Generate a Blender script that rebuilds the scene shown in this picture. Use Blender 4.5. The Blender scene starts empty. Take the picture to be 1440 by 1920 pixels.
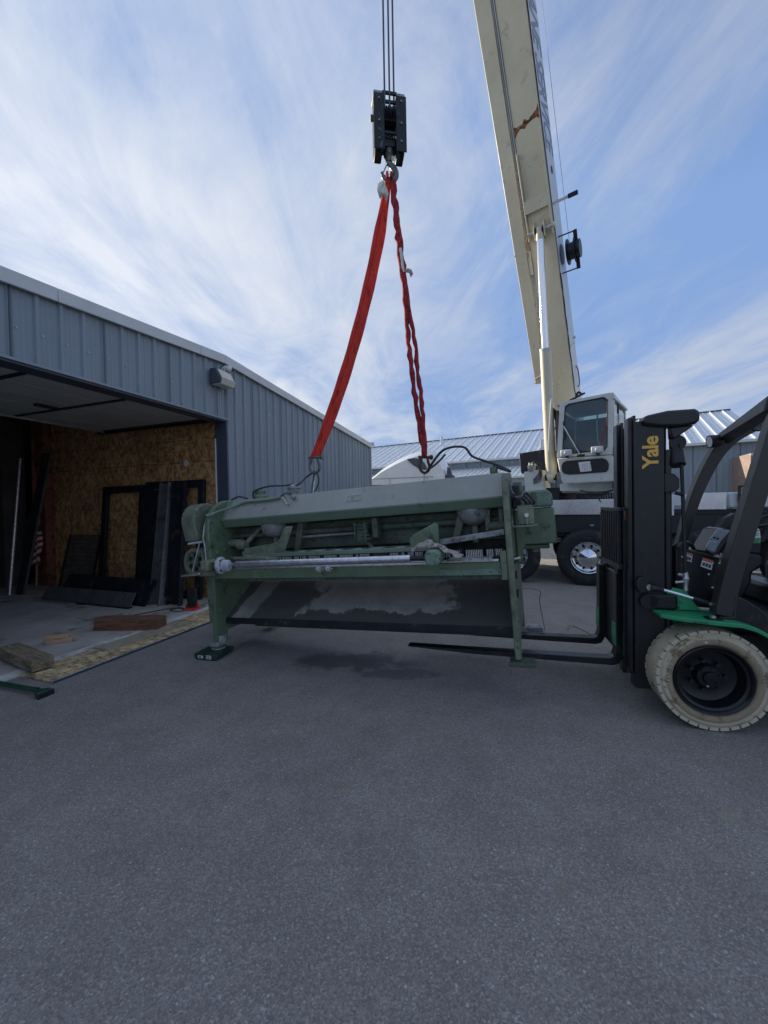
import bpy, bmesh, math, random
from mathutils import Vector, Matrix
rad = math.radians
random.seed(7)
sc = bpy.context.scene
COL = sc.collection

# ------------------------------------------------------------------ camera
FPX, CAM_H, PITCH, ROLL = 721.0, 1.6, rad(0.99), rad(1.0)
_f = Vector((0, math.cos(PITCH), -math.sin(PITCH)))
_u0 = Vector((0, math.sin(PITCH), math.cos(PITCH)))
_r0 = Vector((1, 0, 0))
CR = _r0*math.cos(ROLL) - _u0*math.sin(ROLL)
CU = _r0*math.sin(ROLL) + _u0*math.cos(ROLL)
CP = Vector((0, 0, CAM_H))
cam = bpy.data.cameras.new('camera')
camo = bpy.data.objects.new('camera', cam); COL.objects.link(camo)
camo.matrix_world = Matrix(((CR.x, CU.x, -_f.x, 0), (CR.y, CU.y, -_f.y, 0), (CR.z, CU.z, -_f.z, CAM_H), (0, 0, 0, 1)))
cam.sensor_fit = 'HORIZONTAL'; cam.sensor_width = 36; cam.lens = FPX/1440*36
cam.clip_end = 2000; cam.clip_start = 0.05
sc.camera = camo

# ------------------------------------------------------------------ sky, sun, exposure
SUN_AZ, SUN_EL = rad(-50), rad(14.5)          # azimuth from +Y, negative = left
SUN_STRENGTH, SKY_STRENGTH, EXPOSURE = 3.0, 0.13, 1.10
w = bpy.data.worlds.new('World'); sc.world = w; w.use_nodes = True
nt = w.node_tree; nt.nodes.clear()
def N(t, tree=None, **k):
    n = (tree or nt).nodes.new(t)
    for a, b in k.items(): setattr(n, a, b)
    return n
def mathn(tree, op, a, b=None, clamp=False):
    n = tree.nodes.new('ShaderNodeMath'); n.operation = op; n.use_clamp = clamp
    for i, v in enumerate((a, b)):
        if v is None: continue
        if isinstance(v, (int, float)): n.inputs[i].default_value = v
        else: tree.links.new(v, n.inputs[i])
    return n.outputs[0]
def ramp(tree, fac, stops, interp='LINEAR'):
    n = tree.nodes.new('ShaderNodeValToRGB'); n.color_ramp.interpolation = interp
    el = n.color_ramp.elements
    while len(el) > 1: el.remove(el[-1])
    for i, (p, c) in enumerate(stops):
        e = el[0] if i == 0 else el.new(p)
        e.position = p; e.color = (c, c, c, 1) if isinstance(c, (int, float)) else (*c, 1)
    tree.links.new(fac, n.inputs[0]); return n.outputs[0]
def mixc(tree, fac, a, b, mode='MIX'):
    n = tree.nodes.new('ShaderNodeMix'); n.data_type = 'RGBA'; n.blend_type = mode
    for s, v in ((n.inputs[0], fac), (n.inputs[6], a), (n.inputs[7], b)):
        if isinstance(v, (int, float)): s.default_value = v
        elif isinstance(v, tuple): s.default_value = (*v, 1)
        else: tree.links.new(v, s)
    return n.outputs[2]
def noise(tree, vec, scale, detail=4, rough=.55, dist=0.0):
    n = tree.nodes.new('ShaderNodeTexNoise'); n.inputs['Scale'].default_value = scale
    n.inputs['Detail'].default_value = detail; n.inputs['Roughness'].default_value = rough
    n.inputs['Distortion'].default_value = dist
    tree.links.new(vec, n.inputs['Vector']); return n.outputs[0]
def mapping(tree, vec, scale=(1, 1, 1), rot=(0, 0, 0), loc=(0, 0, 0)):
    n = tree.nodes.new('ShaderNodeMapping'); n.inputs['Scale'].default_value = scale
    n.inputs['Rotation'].default_value = rot; n.inputs['Location'].default_value = loc
    tree.links.new(vec, n.inputs[0]); return n.outputs[0]
sky = N('ShaderNodeTexSky', sky_type='NISHITA', sun_disc=False)
sky.sun_elevation = SUN_EL; sky.sun_rotation = SUN_AZ; sky.altitude = 100
sky.air_density = 1.0; sky.dust_density = 0.25; sky.ozone_density = 2.0
geo = N('ShaderNodeNewGeometry'); tc = N('ShaderNodeTexCoord')
dirv = tc.outputs['Generated']
sep = N('ShaderNodeSeparateXYZ'); nt.links.new(dirv, sep.inputs[0])
zz = mathn(nt, 'ADD', mathn(nt, 'MAXIMUM', sep.outputs[2], 0.0), 0.10)
px = mathn(nt, 'DIVIDE', sep.outputs[0], zz); py = mathn(nt, 'DIVIDE', sep.outputs[1], zz)
cmb = N('ShaderNodeCombineXYZ'); nt.links.new(px, cmb.inputs[0]); nt.links.new(py, cmb.inputs[1])
pv = cmb.outputs[0]
n1 = noise(nt, mapping(nt, pv, (1.05, .46, 1), (0, 0, rad(14)), (3.1, 1.7, 0)), 1.0, 9, .62, .7)
n2 = noise(nt, mapping(nt, pv, (0.34, 0.26, 1), (0, 0, rad(12)), (7.3, 4.2, 0)), 1.0, 5, .55, .5)
n3 = noise(nt, mapping(nt, pv, (2.6, 1.1, 1), (0, 0, rad(-25)), (1.3, 9.2, 0)), 1.0, 8, .66, 1.4)
cl = mathn(nt, 'ADD', mathn(nt, 'MULTIPLY', n1, .44), mathn(nt, 'ADD', mathn(nt, 'MULTIPLY', n2, .44), mathn(nt, 'MULTIPLY', n3, .31)))
# thin veil of cirrus; thicker towards the hidden sun
sd = Vector((math.sin(SUN_AZ)*math.cos(SUN_EL), math.cos(SUN_AZ)*math.cos(SUN_EL), math.sin(SUN_EL)))
dt = N('ShaderNodeVectorMath', operation='DOT_PRODUCT'); nt.links.new(dirv, dt.inputs[0]); dt.inputs[1].default_value = sd
veil = mathn(nt, 'MULTIPLY', ramp(nt, dt.outputs['Value'], [(0.50, 0.0), (0.97, 1.0)], 'EASE'), .11)
zveil = ramp(nt, sep.outputs[2], [(0.0, .10), (0.20, .11), (0.36, .03), (0.46, 0.0), (.74, .02), (1.0, .17)])  # low cloud band; veil thickened at the unseen zenith for more sky light
cl = mathn(nt, 'ADD', mathn(nt, 'ADD', cl, veil), zveil)
cf = ramp(nt, cl, [(0.52, 0.04), (0.60, .20), (0.69, .56), (0.80, .95)])
glow = ramp(nt, dt.outputs['Value'], [(0.0, .74), (0.55, .82), (0.85, .95), (1.0, 1.05)])
cc = mixc(nt, 1.0, (2.95, 3.12, 3.45), glow, 'MULTIPLY')
skyc = mixc(nt, 1.0, sky.outputs[0], (1.05, 1.02, 1.12), 'MULTIPLY')
skyc = mixc(nt, 1.0, skyc, (.80, 1.36, 2.55), 'DARKEN')
mix = mixc(nt, cf, skyc, cc)
bg = N('ShaderNodeBackground'); bg.inputs[1].default_value = SKY_STRENGTH
nt.links.new(mix, bg.inputs[0])
out = N('ShaderNodeOutputWorld'); nt.links.new(bg.outputs[0], out.inputs[0])

sl = bpy.data.lights.new('sun', 'SUN'); sl.energy = SUN_STRENGTH; sl.angle = rad(.5); sl.color = (1, .90, .74)
so = bpy.data.objects.new('sun', sl); COL.objects.link(so); so.location = (-20, 20, 20)
so.rotation_euler = sd.to_track_quat('Z', 'Y').to_euler()
sc.view_settings.view_transform = 'Standard'; sc.view_settings.look = 'None'
sc.view_settings.exposure = EXPOSURE; sc.view_settings.gamma = 1
sc.render.engine = 'CYCLES'

# ------------------------------------------------------------------ helpers
class Frame:
    def __init__(s, o, a, b):
        a = Vector(a).normalized(); b = Vector(b); b = (b-a*a.dot(b)).normalized(); c = a.cross(b)
        s.o = Vector(o); s.ax = (a, b, c)
        s.M = Matrix(((a.x, b.x, c.x, o[0]), (a.y, b.y, c.y, o[1]), (a.z, b.z, c.z, o[2]), (0, 0, 0, 1)))
    def loc(s, P):
        d = Vector(P)-s.o; return Vector([d.dot(q) for q in s.ax])
    def hit(s, x, y, axis, val):
        """where the line of sight of a photo pixel meets the plane local[axis] = val"""
        d = CR*((x-720)/FPX) + CU*((960-y)/FPX) + _f
        o = s.loc(CP); dl = Vector([d.dot(q) for q in s.ax])
        return o + dl*((val-o[axis])/dl[axis])
WORLD = Frame((0, 0, 0), (1, 0, 0), (0, 1, 0))
def gnd(x, y, z=0.0): return WORLD.hit(x, y, 2, z)
def atY(x, y, Y): return WORLD.hit(x, y, 1, Y)

def tag(o, label=None, cat=None, group=None, kind=None):
    if label: o['label'] = label
    if cat: o['category'] = cat
    if group: o['group'] = group
    if kind: o['kind'] = kind
    return o
def thing(name, fr, label, cat, group=None):
    o = bpy.data.objects.new(name, None); COL.objects.link(o); o.empty_display_size = .1
    o.matrix_world = fr.M if isinstance(fr, Frame) else Matrix.Translation(fr)
    return tag(o, label, cat, group)

class MB:
    def __init__(s): s.v = []; s.f = []
    def add(s, vs, fs):
        n = len(s.v); s.v += [tuple(v) for v in vs]; s.f += [tuple(i+n for i in f) for f in fs]; return s
    def box(s, x0, x1, y0, y1, z0, z1, m=None):
        vs = [Vector((x, y, z)) for z in (z0, z1) for y in (y0, y1) for x in (x0, x1)]
        if m is not None: vs = [m @ v for v in vs]
        return s.add(vs, [(0, 2, 3, 1), (4, 5, 7, 6), (0, 1, 5, 4), (2, 6, 7, 3), (0, 4, 6, 2), (1, 3, 7, 5)])
    def prism(s, poly, axis, lo, hi):
        """poly: 2D points in the other two axes (cyclic order kept), extruded along axis"""
        def P(p, h):
            return {0: (h, p[0], p[1]), 1: (p[0], h, p[1]), 2: (p[0], p[1], h)}[axis]
        n = len(poly); vs = [P(p, lo) for p in poly]+[P(p, hi) for p in poly]
        fs = [tuple(range(n)), tuple(range(2*n-1, n-1, -1))]+[(i, i+n, (i+1) % n+n, (i+1) % n) for i in range(n)]
        return s.add(vs, fs)
    def hexa(s, a, b):
        """solid between two polygons of equal length"""
        n = len(a)
        return s.add(list(a)+list(b), [tuple(range(n-1, -1, -1)), tuple(range(n, 2*n))]+[(i, (i+1) % n, (i+1) % n+n, i+n) for i in range(n)])
    def tube(s, path, r, n=8, flat=None, caps=True):
        path = [Vector(p) for p in path]; m = len(path); rs = r if isinstance(r, (list, tuple)) else [r]*m
        t0 = (path[1]-path[0]).normalized()
        ref = Vector((0, 0, 1)) if abs(t0.z) < .9 else Vector((1, 0, 0))
        x = t0.cross(ref).normalized(); vs = []
        for i, p in enumerate(path):
            t = ((path[min(i+1, m-1)]-p).normalized()+(p-path[max(i-1, 0)]).normalized())
            t = t.normalized() if t.length > 1e-6 else t0
            x = (x-t*x.dot(t)).normalized(); y = t.cross(x)
            for k in range(n):
                an = 2*math.pi*k/n
                vs.append(p+(x*math.cos(an)+y*math.sin(an)*(flat or 1))*rs[i])
        fs = [(i*n+k, i*n+(k+1) % n, (i+1)*n+(k+1) % n, (i+1)*n+k) for i in range(m-1) for k in range(n)]
        if caps: fs += [tuple(range(n-1, -1, -1)), tuple(range((m-1)*n, m*n))]
        return s.add(vs, fs)
    def cyl(s, a, b, r, n=16, r2=None): return s.tube([a, b], [r, r if r2 is None else r2], n)
    def lathe(s, prof, o=(0, 0, 0), d=(0, 0, 1), n=24, closed=False, cap=True):
        o = Vector(o); d = Vector(d).normalized(); x = d.orthogonal().normalized(); y = d.cross(x); vs = []
        for rr, h in prof:
            for k in range(n):
                an = 2*math.pi*k/n; vs.append(o+d*h+(x*math.cos(an)+y*math.sin(an))*rr)
        m = len(prof)
        fs = [(i*n+k, i*n+(k+1) % n, ((i+1) % m)*n+(k+1) % n, ((i+1) % m)*n+k) for i in range(m if closed else m-1) for k in range(n)]
        if not closed and cap:
            if prof[0][0] > 1e-4: fs.append(tuple(range(n-1, -1, -1)))
            if prof[-1][0] > 1e-4: fs.append(tuple(range((m-1)*n, m*n)))
        return s.add(vs, fs)
    def sph(s, c, r, n=12, m=8, sc_=(1, 1, 1)):
        c = Vector(c)
        vs = [c+Vector((math.sin(math.pi*i/m)*math.cos(2*math.pi*k/n)*sc_[0], math.sin(math.pi*i/m)*math.sin(2*math.pi*k/n)*sc_[1], math.cos(math.pi*i/m)*sc_[2]))*r for i in range(m+1) for k in range(n)]
        return s.add(vs, [(i*n+k, (i+1)*n+k, (i+1)*n+(k+1) % n, i*n+(k+1) % n) for i in range(m) for k in range(n)])
    def bar(s, a, b, wd, ht, up=(0, 0, 1)):
        a = Vector(a); b = Vector(b); t = (b-a).normalized(); u = Vector(up); u = (u-t*u.dot(t)).normalized(); x = t.cross(u)
        q = [x*(sx*wd/2)+u*(sz*ht/2) for sx, sz in ((-1, -1), (1, -1), (1, 1), (-1, 1))]
        return s.hexa([a+k for k in q], [b+k for k in q])
    def build(s, name, mat, parent=None, bevel=0, smooth=35, kind=None, fr=None, seg=2):
        me = bpy.data.meshes.new(name); me.from_pydata(s.v, [], s.f)
        bm = bmesh.new(); bm.from_mesh(me); bmesh.ops.remove_doubles(bm, verts=bm.verts, dist=1e-6)
        bmesh.ops.recalc_face_normals(bm, faces=bm.faces); bm.to_mesh(me); bm.free()
        if smooth:
            me.polygons.foreach_set('use_smooth', [True]*len(me.polygons)); me.set_sharp_from_angle(angle=rad(smooth))
        for m_ in (mat if isinstance(mat, list) else [mat]): me.materials.append(m_)
        o = bpy.data.objects.new(name, me); COL.objects.link(o)
        if parent: o.parent = parent
        elif fr is not None: o.matrix_world = fr.M
        if bevel:
            b = o.modifiers.new('bevel', 'BEVEL'); b.width = bevel; b.segments = seg; b.limit_method = 'ANGLE'; b.angle_limit = rad(40); b.harden_normals = False
        if kind: o['kind'] = kind
        return o
def inst(o, parent=None, M=None):
    c = o.copy(); COL.objects.link(c)
    if parent is not None: c.parent = parent
    if M is not None: c.matrix_local = M
    return c
def rrect(x0, x1, y0, y1, r, n=4):
    p = []
    for cx, cy, a0 in ((x1-r, y1-r, 0), (x0+r, y1-r, 90), (x0+r, y0+r, 180), (x1-r, y0+r, 270)):
        for k in range(n+1):
            a = rad(a0+90*k/n); p.append((cx+r*math.cos(a), cy+r*math.sin(a)))
    return p
def smoothpath(pts, k=4):
    pts = [Vector(p) for p in pts]; out = []
    for i in range(len(pts)-1):
        p0 = pts[max(i-1, 0)]; p1 = pts[i]; p2 = pts[i+1]; p3 = pts[min(i+2, len(pts)-1)]
        for j in range(k):
            t = j/k
            out.append(.5*((2*p1)+(p2-p0)*t+(2*p0-5*p1+4*p2-p3)*t*t+(3*p1-p0-3*p2+p3)*t**3))
    out.append(pts[-1]); return out
def text(body, size, mat, name, parent, M, extrude=.001, shear=0, outline=0, offset=0, spacing=1.0, sx=1.0):
    cu = bpy.data.curves.new(name, 'FONT'); cu.body = body; cu.size = size; cu.shear = shear; cu.space_character = spacing
    cu.align_x = 'LEFT'; cu.offset = offset; cu.resolution_u = 3
    if outline: cu.fill_mode = 'NONE'; cu.bevel_depth = outline; cu.bevel_resolution = 0
    else: cu.extrude = extrude
    to = bpy.data.objects.new(name+'_tmp', cu); COL.objects.link(to)
    dg = bpy.context.evaluated_depsgraph_get(); me = bpy.data.meshes.new_from_object(to.evaluated_get(dg))
    bpy.data.objects.remove(to)
    if sx != 1.0: me.transform(Matrix.Diagonal((sx, 1, 1, 1)))
    me.materials.clear(); me.materials.append(mat)
    o = bpy.data.objects.new(name, me); COL.objects.link(o)
    if parent: o.parent = parent
    o.matrix_local = M
    return o
def basis(o, x, y):
    x = Vector(x).normalized(); y = Vector(y); y = (y-x*x.dot(y)).normalized(); z = x.cross(y)
    return Matrix(((x.x, y.x, z.x, o[0]), (x.y, y.y, z.y, o[1]), (x.z, y.z, z.z, o[2]), (0, 0, 0, 1)))

# ------------------------------------------------------------------ materials
def pm(name, base, rough=.5, metal=0.0, var=.12, vs=6, dirt=None, damt=.0, dscale=9, bump=.0, bs=60, stretch=(1, 1, 1), spec=.5, coat=0, rvar=.12):
    base = tuple(min(.78, c*1.5) if max(base) < .5 else c for c in base)
    if dirt: dirt = tuple(c*1.4 for c in dirt)
    m = bpy.data.materials.new(name); m.use_nodes = True; t = m.node_tree; b = t.nodes['Principled BSDF']
    tcn = t.nodes.new('ShaderNodeTexCoord'); v = tcn.outputs['Object']
    if stretch != (1, 1, 1): v = mapping(t, v, stretch)
    nz = noise(t, v, vs, 6, .6)
    lo = tuple(max(0, c*(1-var*1.6)) for c in base); hi = tuple(min(1, c*(1+var*1.6)) for c in base)
    c = mixc(t, ramp(t, nz, [(.3, 0.0), (.7, 1.0)]), lo, hi)
    r = mathn(t, 'ADD', mathn(t, 'MULTIPLY', mathn(t, 'SUBTRACT', noise(t, v, vs*2.3, 4), .5), rvar*2), rough, True)
    if dirt and damt > 0:
        dn = noise(t, v, dscale, 8, .68, .3)
        th = .62-.30*damt
        df = ramp(t, dn, [(th, 0.0), (th+.07, .85)])
        c = mixc(t, df, c, dirt); r = mathn(t, 'ADD', r, mathn(t, 'MULTIPLY', df, .2), True)
        if metal: t.links.new(mathn(t, 'MULTIPLY', mathn(t, 'SUBTRACT', 1.0, df), metal), b.inputs['Metallic'])
    if not (dirt and damt > 0): b.inputs['Metallic'].default_value = metal
    t.links.new(c, b.inputs['Base Color']); t.links.new(r, b.inputs['Roughness'])
    b.inputs['Specular IOR Level'].default_value = spec
    if coat: b.inputs['Coat Weight'].default_value = coat; b.inputs['Coat Roughness'].default_value = .12
    if bump:
        bn = t.nodes.new('ShaderNodeBump'); bn.inputs['Strength'].default_value = bump; bn.inputs['Distance'].default_value = .01
        t.links.new(noise(t, v, bs, 5, .6), bn.inputs['Height']); t.links.new(bn.outputs[0], b.inputs['Normal'])
    return m
M = {}
M['siding'] = pm('slate_siding', (.172, .205, .232), .42, 0, .05, 1.2, (.20, .205, .19), .06, 2.5, .05, 8, (1, 1, .25), spec=.45)
M['trim_dark'] = pm('dark_trim', (.045, .055, .072), .45, 0, .08)
M['fascia'] = pm('white_fascia', (.62, .64, .63), .45, 0, .04, 3)
M['door_panel'] = pm('door_liner', (.36, .36, .34), .5, 0, .06, 2)
M['concrete'] = pm('concrete', (.30, .285, .26), .72, 0, .14, 2.2, (.09, .085, .075), .25, 1.6, .25, 40)
M['concrete_light'] = pm('concrete_light', (.42, .42, .40), .8, 0, .14, 6, (.2, .2, .19), .25, 5, .3, 60)
M['black_steel'] = pm('black_steel', (.017, .019, .024), .42, .4, .2, 5, (.07, .05, .035), .12, 6, .05)
M['mill_steel'] = pm('mill_steel', (.085, .086, .085), .42, .3, .2, 4, (.05, .035, .025), .2, 5, .05)
M['rust_column'] = pm('red_oxide', (.16, .055, .035), .6, 0, .25, 3, (.04, .02, .015), .25, 5)
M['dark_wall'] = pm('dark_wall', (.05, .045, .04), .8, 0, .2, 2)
M['wood_dark'] = pm('timber_brown', (.13, .062, .034), .75, 0, .3, 4, (.05, .03, .02), .3, 8, .5, 30, (1, 9, 9))
M['wood_grey'] = pm('timber_grey', (.17, .135, .09), .8, 0, .3, 4, (.04, .03, .022), .3, 8, .6, 30, (1, 9, 9))
M['wood_light'] = pm('pine', (.52, .33, .21), .7, 0, .15, 6, None, 0, 8, .2, 30, (1, 9, 9))
M['ply'] = pm('grey_plywood', (.25, .215, .16), .75, 0, .15, 5, (.15, .12, .09), .25, 4, .15, 40, (1, 6, 1))
M['blue_edge'] = pm('blue_edge', (.02, .045, .11), .7)
M['green'] = pm('machine_green', (.088, .128, .076), .42, 0, .16, 3.5, (.035, .040, .032), .16, 8, .12, 25, spec=.5)
M['green_dirty'] = pm('machine_green_dirty', (.112, .128, .086), .55, 0, .25, 6, (.040, .042, .034), .20, 26, .2, 30)
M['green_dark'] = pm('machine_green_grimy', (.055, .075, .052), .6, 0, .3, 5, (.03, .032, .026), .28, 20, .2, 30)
M['beam'] = pm('beam_green_grey', (.105, .150, .105), .36, 0, .07, 1.8, (.05, .06, .05), .04, 14, .03, 90, spec=.6, coat=.25)
M['chipgreen'] = pm('chipped_green', (.115, .175, .125), .5, 0, .15, 10, (.045, .05, .045), .30, 40, .2, 40)
M['dusty_sheen'] = pm('dusty_sheen_green_grey', (.195, .203, .182), .38, 0, .08, 2.2, (.06, .065, .06), .03, 16, .03, 90, spec=.6, coat=.2)  # beam green turned greyer by dust and a painted sky sheen
M['bar_steel'] = pm('polished_bar', (.62, .62, .65), .30, .85, .12, 12, (.16, .15, .14), .12, 40, .1, 50)
M['white_worn'] = pm('worn_white', (.50, .52, .56), .5, 0, .12, 12, (.14, .14, .15), .16, 30, .2, 40)
M['cast'] = pm('cast_grey', (.20, .21, .205), .5, .1, .2, 9, (.07, .07, .065), .3, 12, .2)
M['wire_black'] = pm('black_cable', (.018, .018, .02), .45)
M['wire_grey'] = pm('grey_cable', (.14, .14, .14), .45)
M['wire_red'] = pm('red_brown_wire', (.20, .07, .045), .6)
M['spring'] = pm('spring_steel', (.6, .6, .58), .4, .6)
M['rope'] = pm('wire_rope', (.05, .055, .07), .5, .5)
M['block'] = pm('block_black', (.006, .007, .007), .42, .2, .2, 6, (.10, .11, .10), .10, 16, .1, 30)
M['hook'] = pm('hook_steel', (.10, .10, .095), .40, .6, .25, 8)
M['galv'] = pm('galvanised', (.38, .38, .37), .42, .8, .15, 15)
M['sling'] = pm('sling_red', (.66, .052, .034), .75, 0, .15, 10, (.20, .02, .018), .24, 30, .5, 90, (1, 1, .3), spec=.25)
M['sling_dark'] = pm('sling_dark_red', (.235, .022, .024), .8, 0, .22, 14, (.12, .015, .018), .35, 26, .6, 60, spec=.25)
M['tag_white'] = pm('tag_white', (.62, .62, .55), .6, 0, .12, 40)
M['cream'] = pm('crane_cream', (.70, .635, .465), .40, 0, .05, 1.5, (.36, .33, .25), .10, 5, .02, 60, spec=.45)
M['cream_light'] = pm('crane_white_side', (.62, .64, .64), .35, 0, .04, 1.5, None, 0, 5, 0, 60, spec=.5)
M['cream_cab'] = pm('cab_cream', (.43, .43, .385), .38, 0, .06, 3, (.25, .24, .2), .08, 9, spec=.5)
M['chrome'] = pm('chrome', (.80, .81, .83), .09, 1, .03, 20, rvar=.03)
M['rustpatch'] = pm('rust_streak', (.20, .075, .028), .8, 0, .4, 14, (.04, .018, .01), .5, 20)
M['rusty'] = pm('rusty_shackle', (.065, .030, .024), .6, .2, .3, 20)
M['letter'] = pm('letter_slate', (.13, .165, .23), .45, 0, .1)
M['black'] = pm('black_plastic', (.009, .0095, .011), .5, 0, .15, 6)
M['blackpaint'] = pm('forklift_black', (.0085, .009, .0105), .36, 0, .2, 5, (.026, .021, .018), .16, 12, .06, 40, (1, 1, .4), spec=.5)
M['pillar'] = pm('pillar_black', (.024, .0225, .020), .42, 0, .1, 4)
M['rubber'] = pm('rubber', (.012, .012, .013), .75, 0, .2, 8, (.05, .048, .045), .2, 6, .3, 40)
M['tan_rubber'] = pm('tan_rubber', (.38, .335, .245), .78, 0, .12, 5, (.13, .105, .07), .22, 9, .25, 50)
M['tan_band'] = pm('tan_band', (.21, .165, .105), .7, 0, .16, 4, (.10, .075, .045), .30, 7, .15, 50)
M['tan_side'] = pm('tan_sidewall', (.36, .305, .21), .72, 0, .16, 4, (.10, .075, .045), .30, 7, .15, 50)
M['rim_black'] = pm('rim_black', (.006, .0065, .008), .35, .1, .15, 8)
M['forkgreen'] = pm('fender_green', (.02, .20, .085), .38, 0, .12, 4, (.02, .05, .03), .12, 10, spec=.5)
M['yellow'] = pm('letter_yellow', (.86, .50, .09), .5, 0, .03)
M['white'] = pm('sticker_white', (.7, .7, .68), .5, 0, .05)
M['redstick'] = pm('sticker_red', (.35, .10, .07), .5)
M['greystick'] = pm('sticker_print', (.05, .05, .055), .5)
M['tag_green'] = pm('tag_green', (.04, .22, .09), .5)
M['grey_plastic'] = pm('grey_plastic', (.17, .20, .22), .38, 0, .08)
M['lens'] = pm('lamp_lens', (.60, .62, .62), .15, 0, .12, 60, spec=.8)
M['lens_cream'] = pm('lamp_lens_cream', (.62, .60, .50), .3, 0, .05, 20)
M['semi'] = pm('truck_white', (.76, .77, .76), .28, 0, .03, 1, spec=.55, coat=.4)
M['semi_dark'] = pm('truck_dark', (.05, .055, .06), .3)
M['roofmetal'] = pm('galvalume', (.72, .75, .77), .30, .35, .05, 3, None, 0, 5, .02, 30)
M['brown'] = pm('brown_panel', (.21, .15, .12), .6, 0, .12, 3)
M['red_plastic'] = pm('red_plastic', (.45, .04, .03), .5)
M['pry_green'] = pm('pry_green', (.008, .042, .026), .4, 0, .2, 9, (.04, .035, .03), .2, 15)
M['skate_green'] = pm('skate_green', (.006, .034, .022), .42, 0, .2, 9, (.03, .03, .028), .2, 15)
M['rag'] = pm('rag_grey', (.27, .245, .225), .95, 0, .2, 14, (.12, .10, .095), .35, 16, .6, 40)
M['interior_seat'] = pm('seat_black', (.03, .03, .033), .6)
M['carton'] = pm('carton', (.36, .24, .13), .8)

def glass():
    m = bpy.data.materials.new('cab_glass'); m.use_nodes = True; t = m.node_tree; b = t.nodes['Principled BSDF']
    b.inputs['Base Color'].default_value = (.30, .42, .44, 1); b.inputs['Roughness'].default_value = .02
    b.inputs['Transmission Weight'].default_value = .9; b.inputs['IOR'].default_value = 1.5
    return m
M['glass'] = glass()
def osb_mat(name, base, grid=True, planes=(1, 2)):
    """oriented strand board: crossing chips, with the sheet's printed nailing grid"""
    m = bpy.data.materials.new(name); m.use_nodes = True; t = m.node_tree; b = t.nodes['Principled BSDF']
    tcn = t.nodes.new('ShaderNodeTexCoord'); v = tcn.outputs['Object']
    sx = t.nodes.new('ShaderNodeSeparateXYZ'); t.links.new(v, sx.inputs[0])
    cb = t.nodes.new('ShaderNodeCombineXYZ'); t.links.new(sx.outputs[planes[0]], cb.inputs[0]); t.links.new(sx.outputs[planes[1]], cb.inputs[1])
    vv = cb.outputs[0]
    def chips(rot, loc):
        n = t.nodes.new('ShaderNodeTexVoronoi'); n.inputs['Scale'].default_value = 1; n.inputs['Randomness'].default_value = 1
        nn = t.nodes.new('ShaderNodeTexNoise'); nn.inputs['Scale'].default_value = 4; t.links.new(vv, nn.inputs[0])
        add = mixc(t, .06, vv, nn.outputs[1], 'ADD')
        t.links.new(mapping(t, mapping(t, add, (1, 1, 1), (0, 0, rot), loc), (30, 9, 1)), n.inputs['Vector']); s = t.nodes.new('ShaderNodeSeparateColor'); t.links.new(n.outputs['Color'], s.inputs[0])
        return s.outputs[0]
    a = chips(.35, (0, 0, 0)); c = chips(-.7, (5, 3, 0)); d = chips(1.5, (9, 1, 0))
    k = mathn(t, 'ADD', mathn(t, 'MULTIPLY', a, .4), mathn(t, 'ADD', mathn(t, 'MULTIPLY', c, .35), mathn(t, 'MULTIPLY', d, .25)))
    col = mixc(t, ramp(t, k, [(.2, 0.0), (.8, 1.0)]), tuple(q*.45 for q in base), tuple(min(1, q*1.5) for q in base))
    big = noise(t, vv, 1.3, 4); col = mixc(t, 1.0, col, ramp(t, big, [(.3, .75), (.7, 1.1)]), 'MULTIPLY')
    if grid:
        def line(axis, step, wdt):
            f = mathn(t, 'PINGPONG', axis, step/2)
            return mathn(t, 'LESS_THAN', f, wdt)
        g = mathn(t, 'MAXIMUM', line(sx.outputs[planes[0]], .405, .006), line(sx.outputs[planes[1]], .405, .006))
        gn = mathn(t, 'MULTIPLY', g, ramp(t, noise(t, vv, 1.1, 2), [(.45, 0.0), (.55, .75)]))
        col = mixc(t, gn, col, (.02, .012, .008))
    t.links.new(col, b.inputs['Base Color']); b.inputs['Roughness'].default_value = .7
    bn = t.nodes.new('ShaderNodeBump'); bn.inputs['Strength'].default_value = .3; bn.inputs['Distance'].default_value = .004
    t.links.new(k, bn.inputs['Height']); t.links.new(bn.outputs[0], b.inputs['Normal'])
    return m
M['osb'] = osb_mat('osb_wall', (.52, .29, .125))
M['osb_floor'] = osb_mat('osb_floor', (.55, .42, .25), False, (0, 1))
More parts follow.
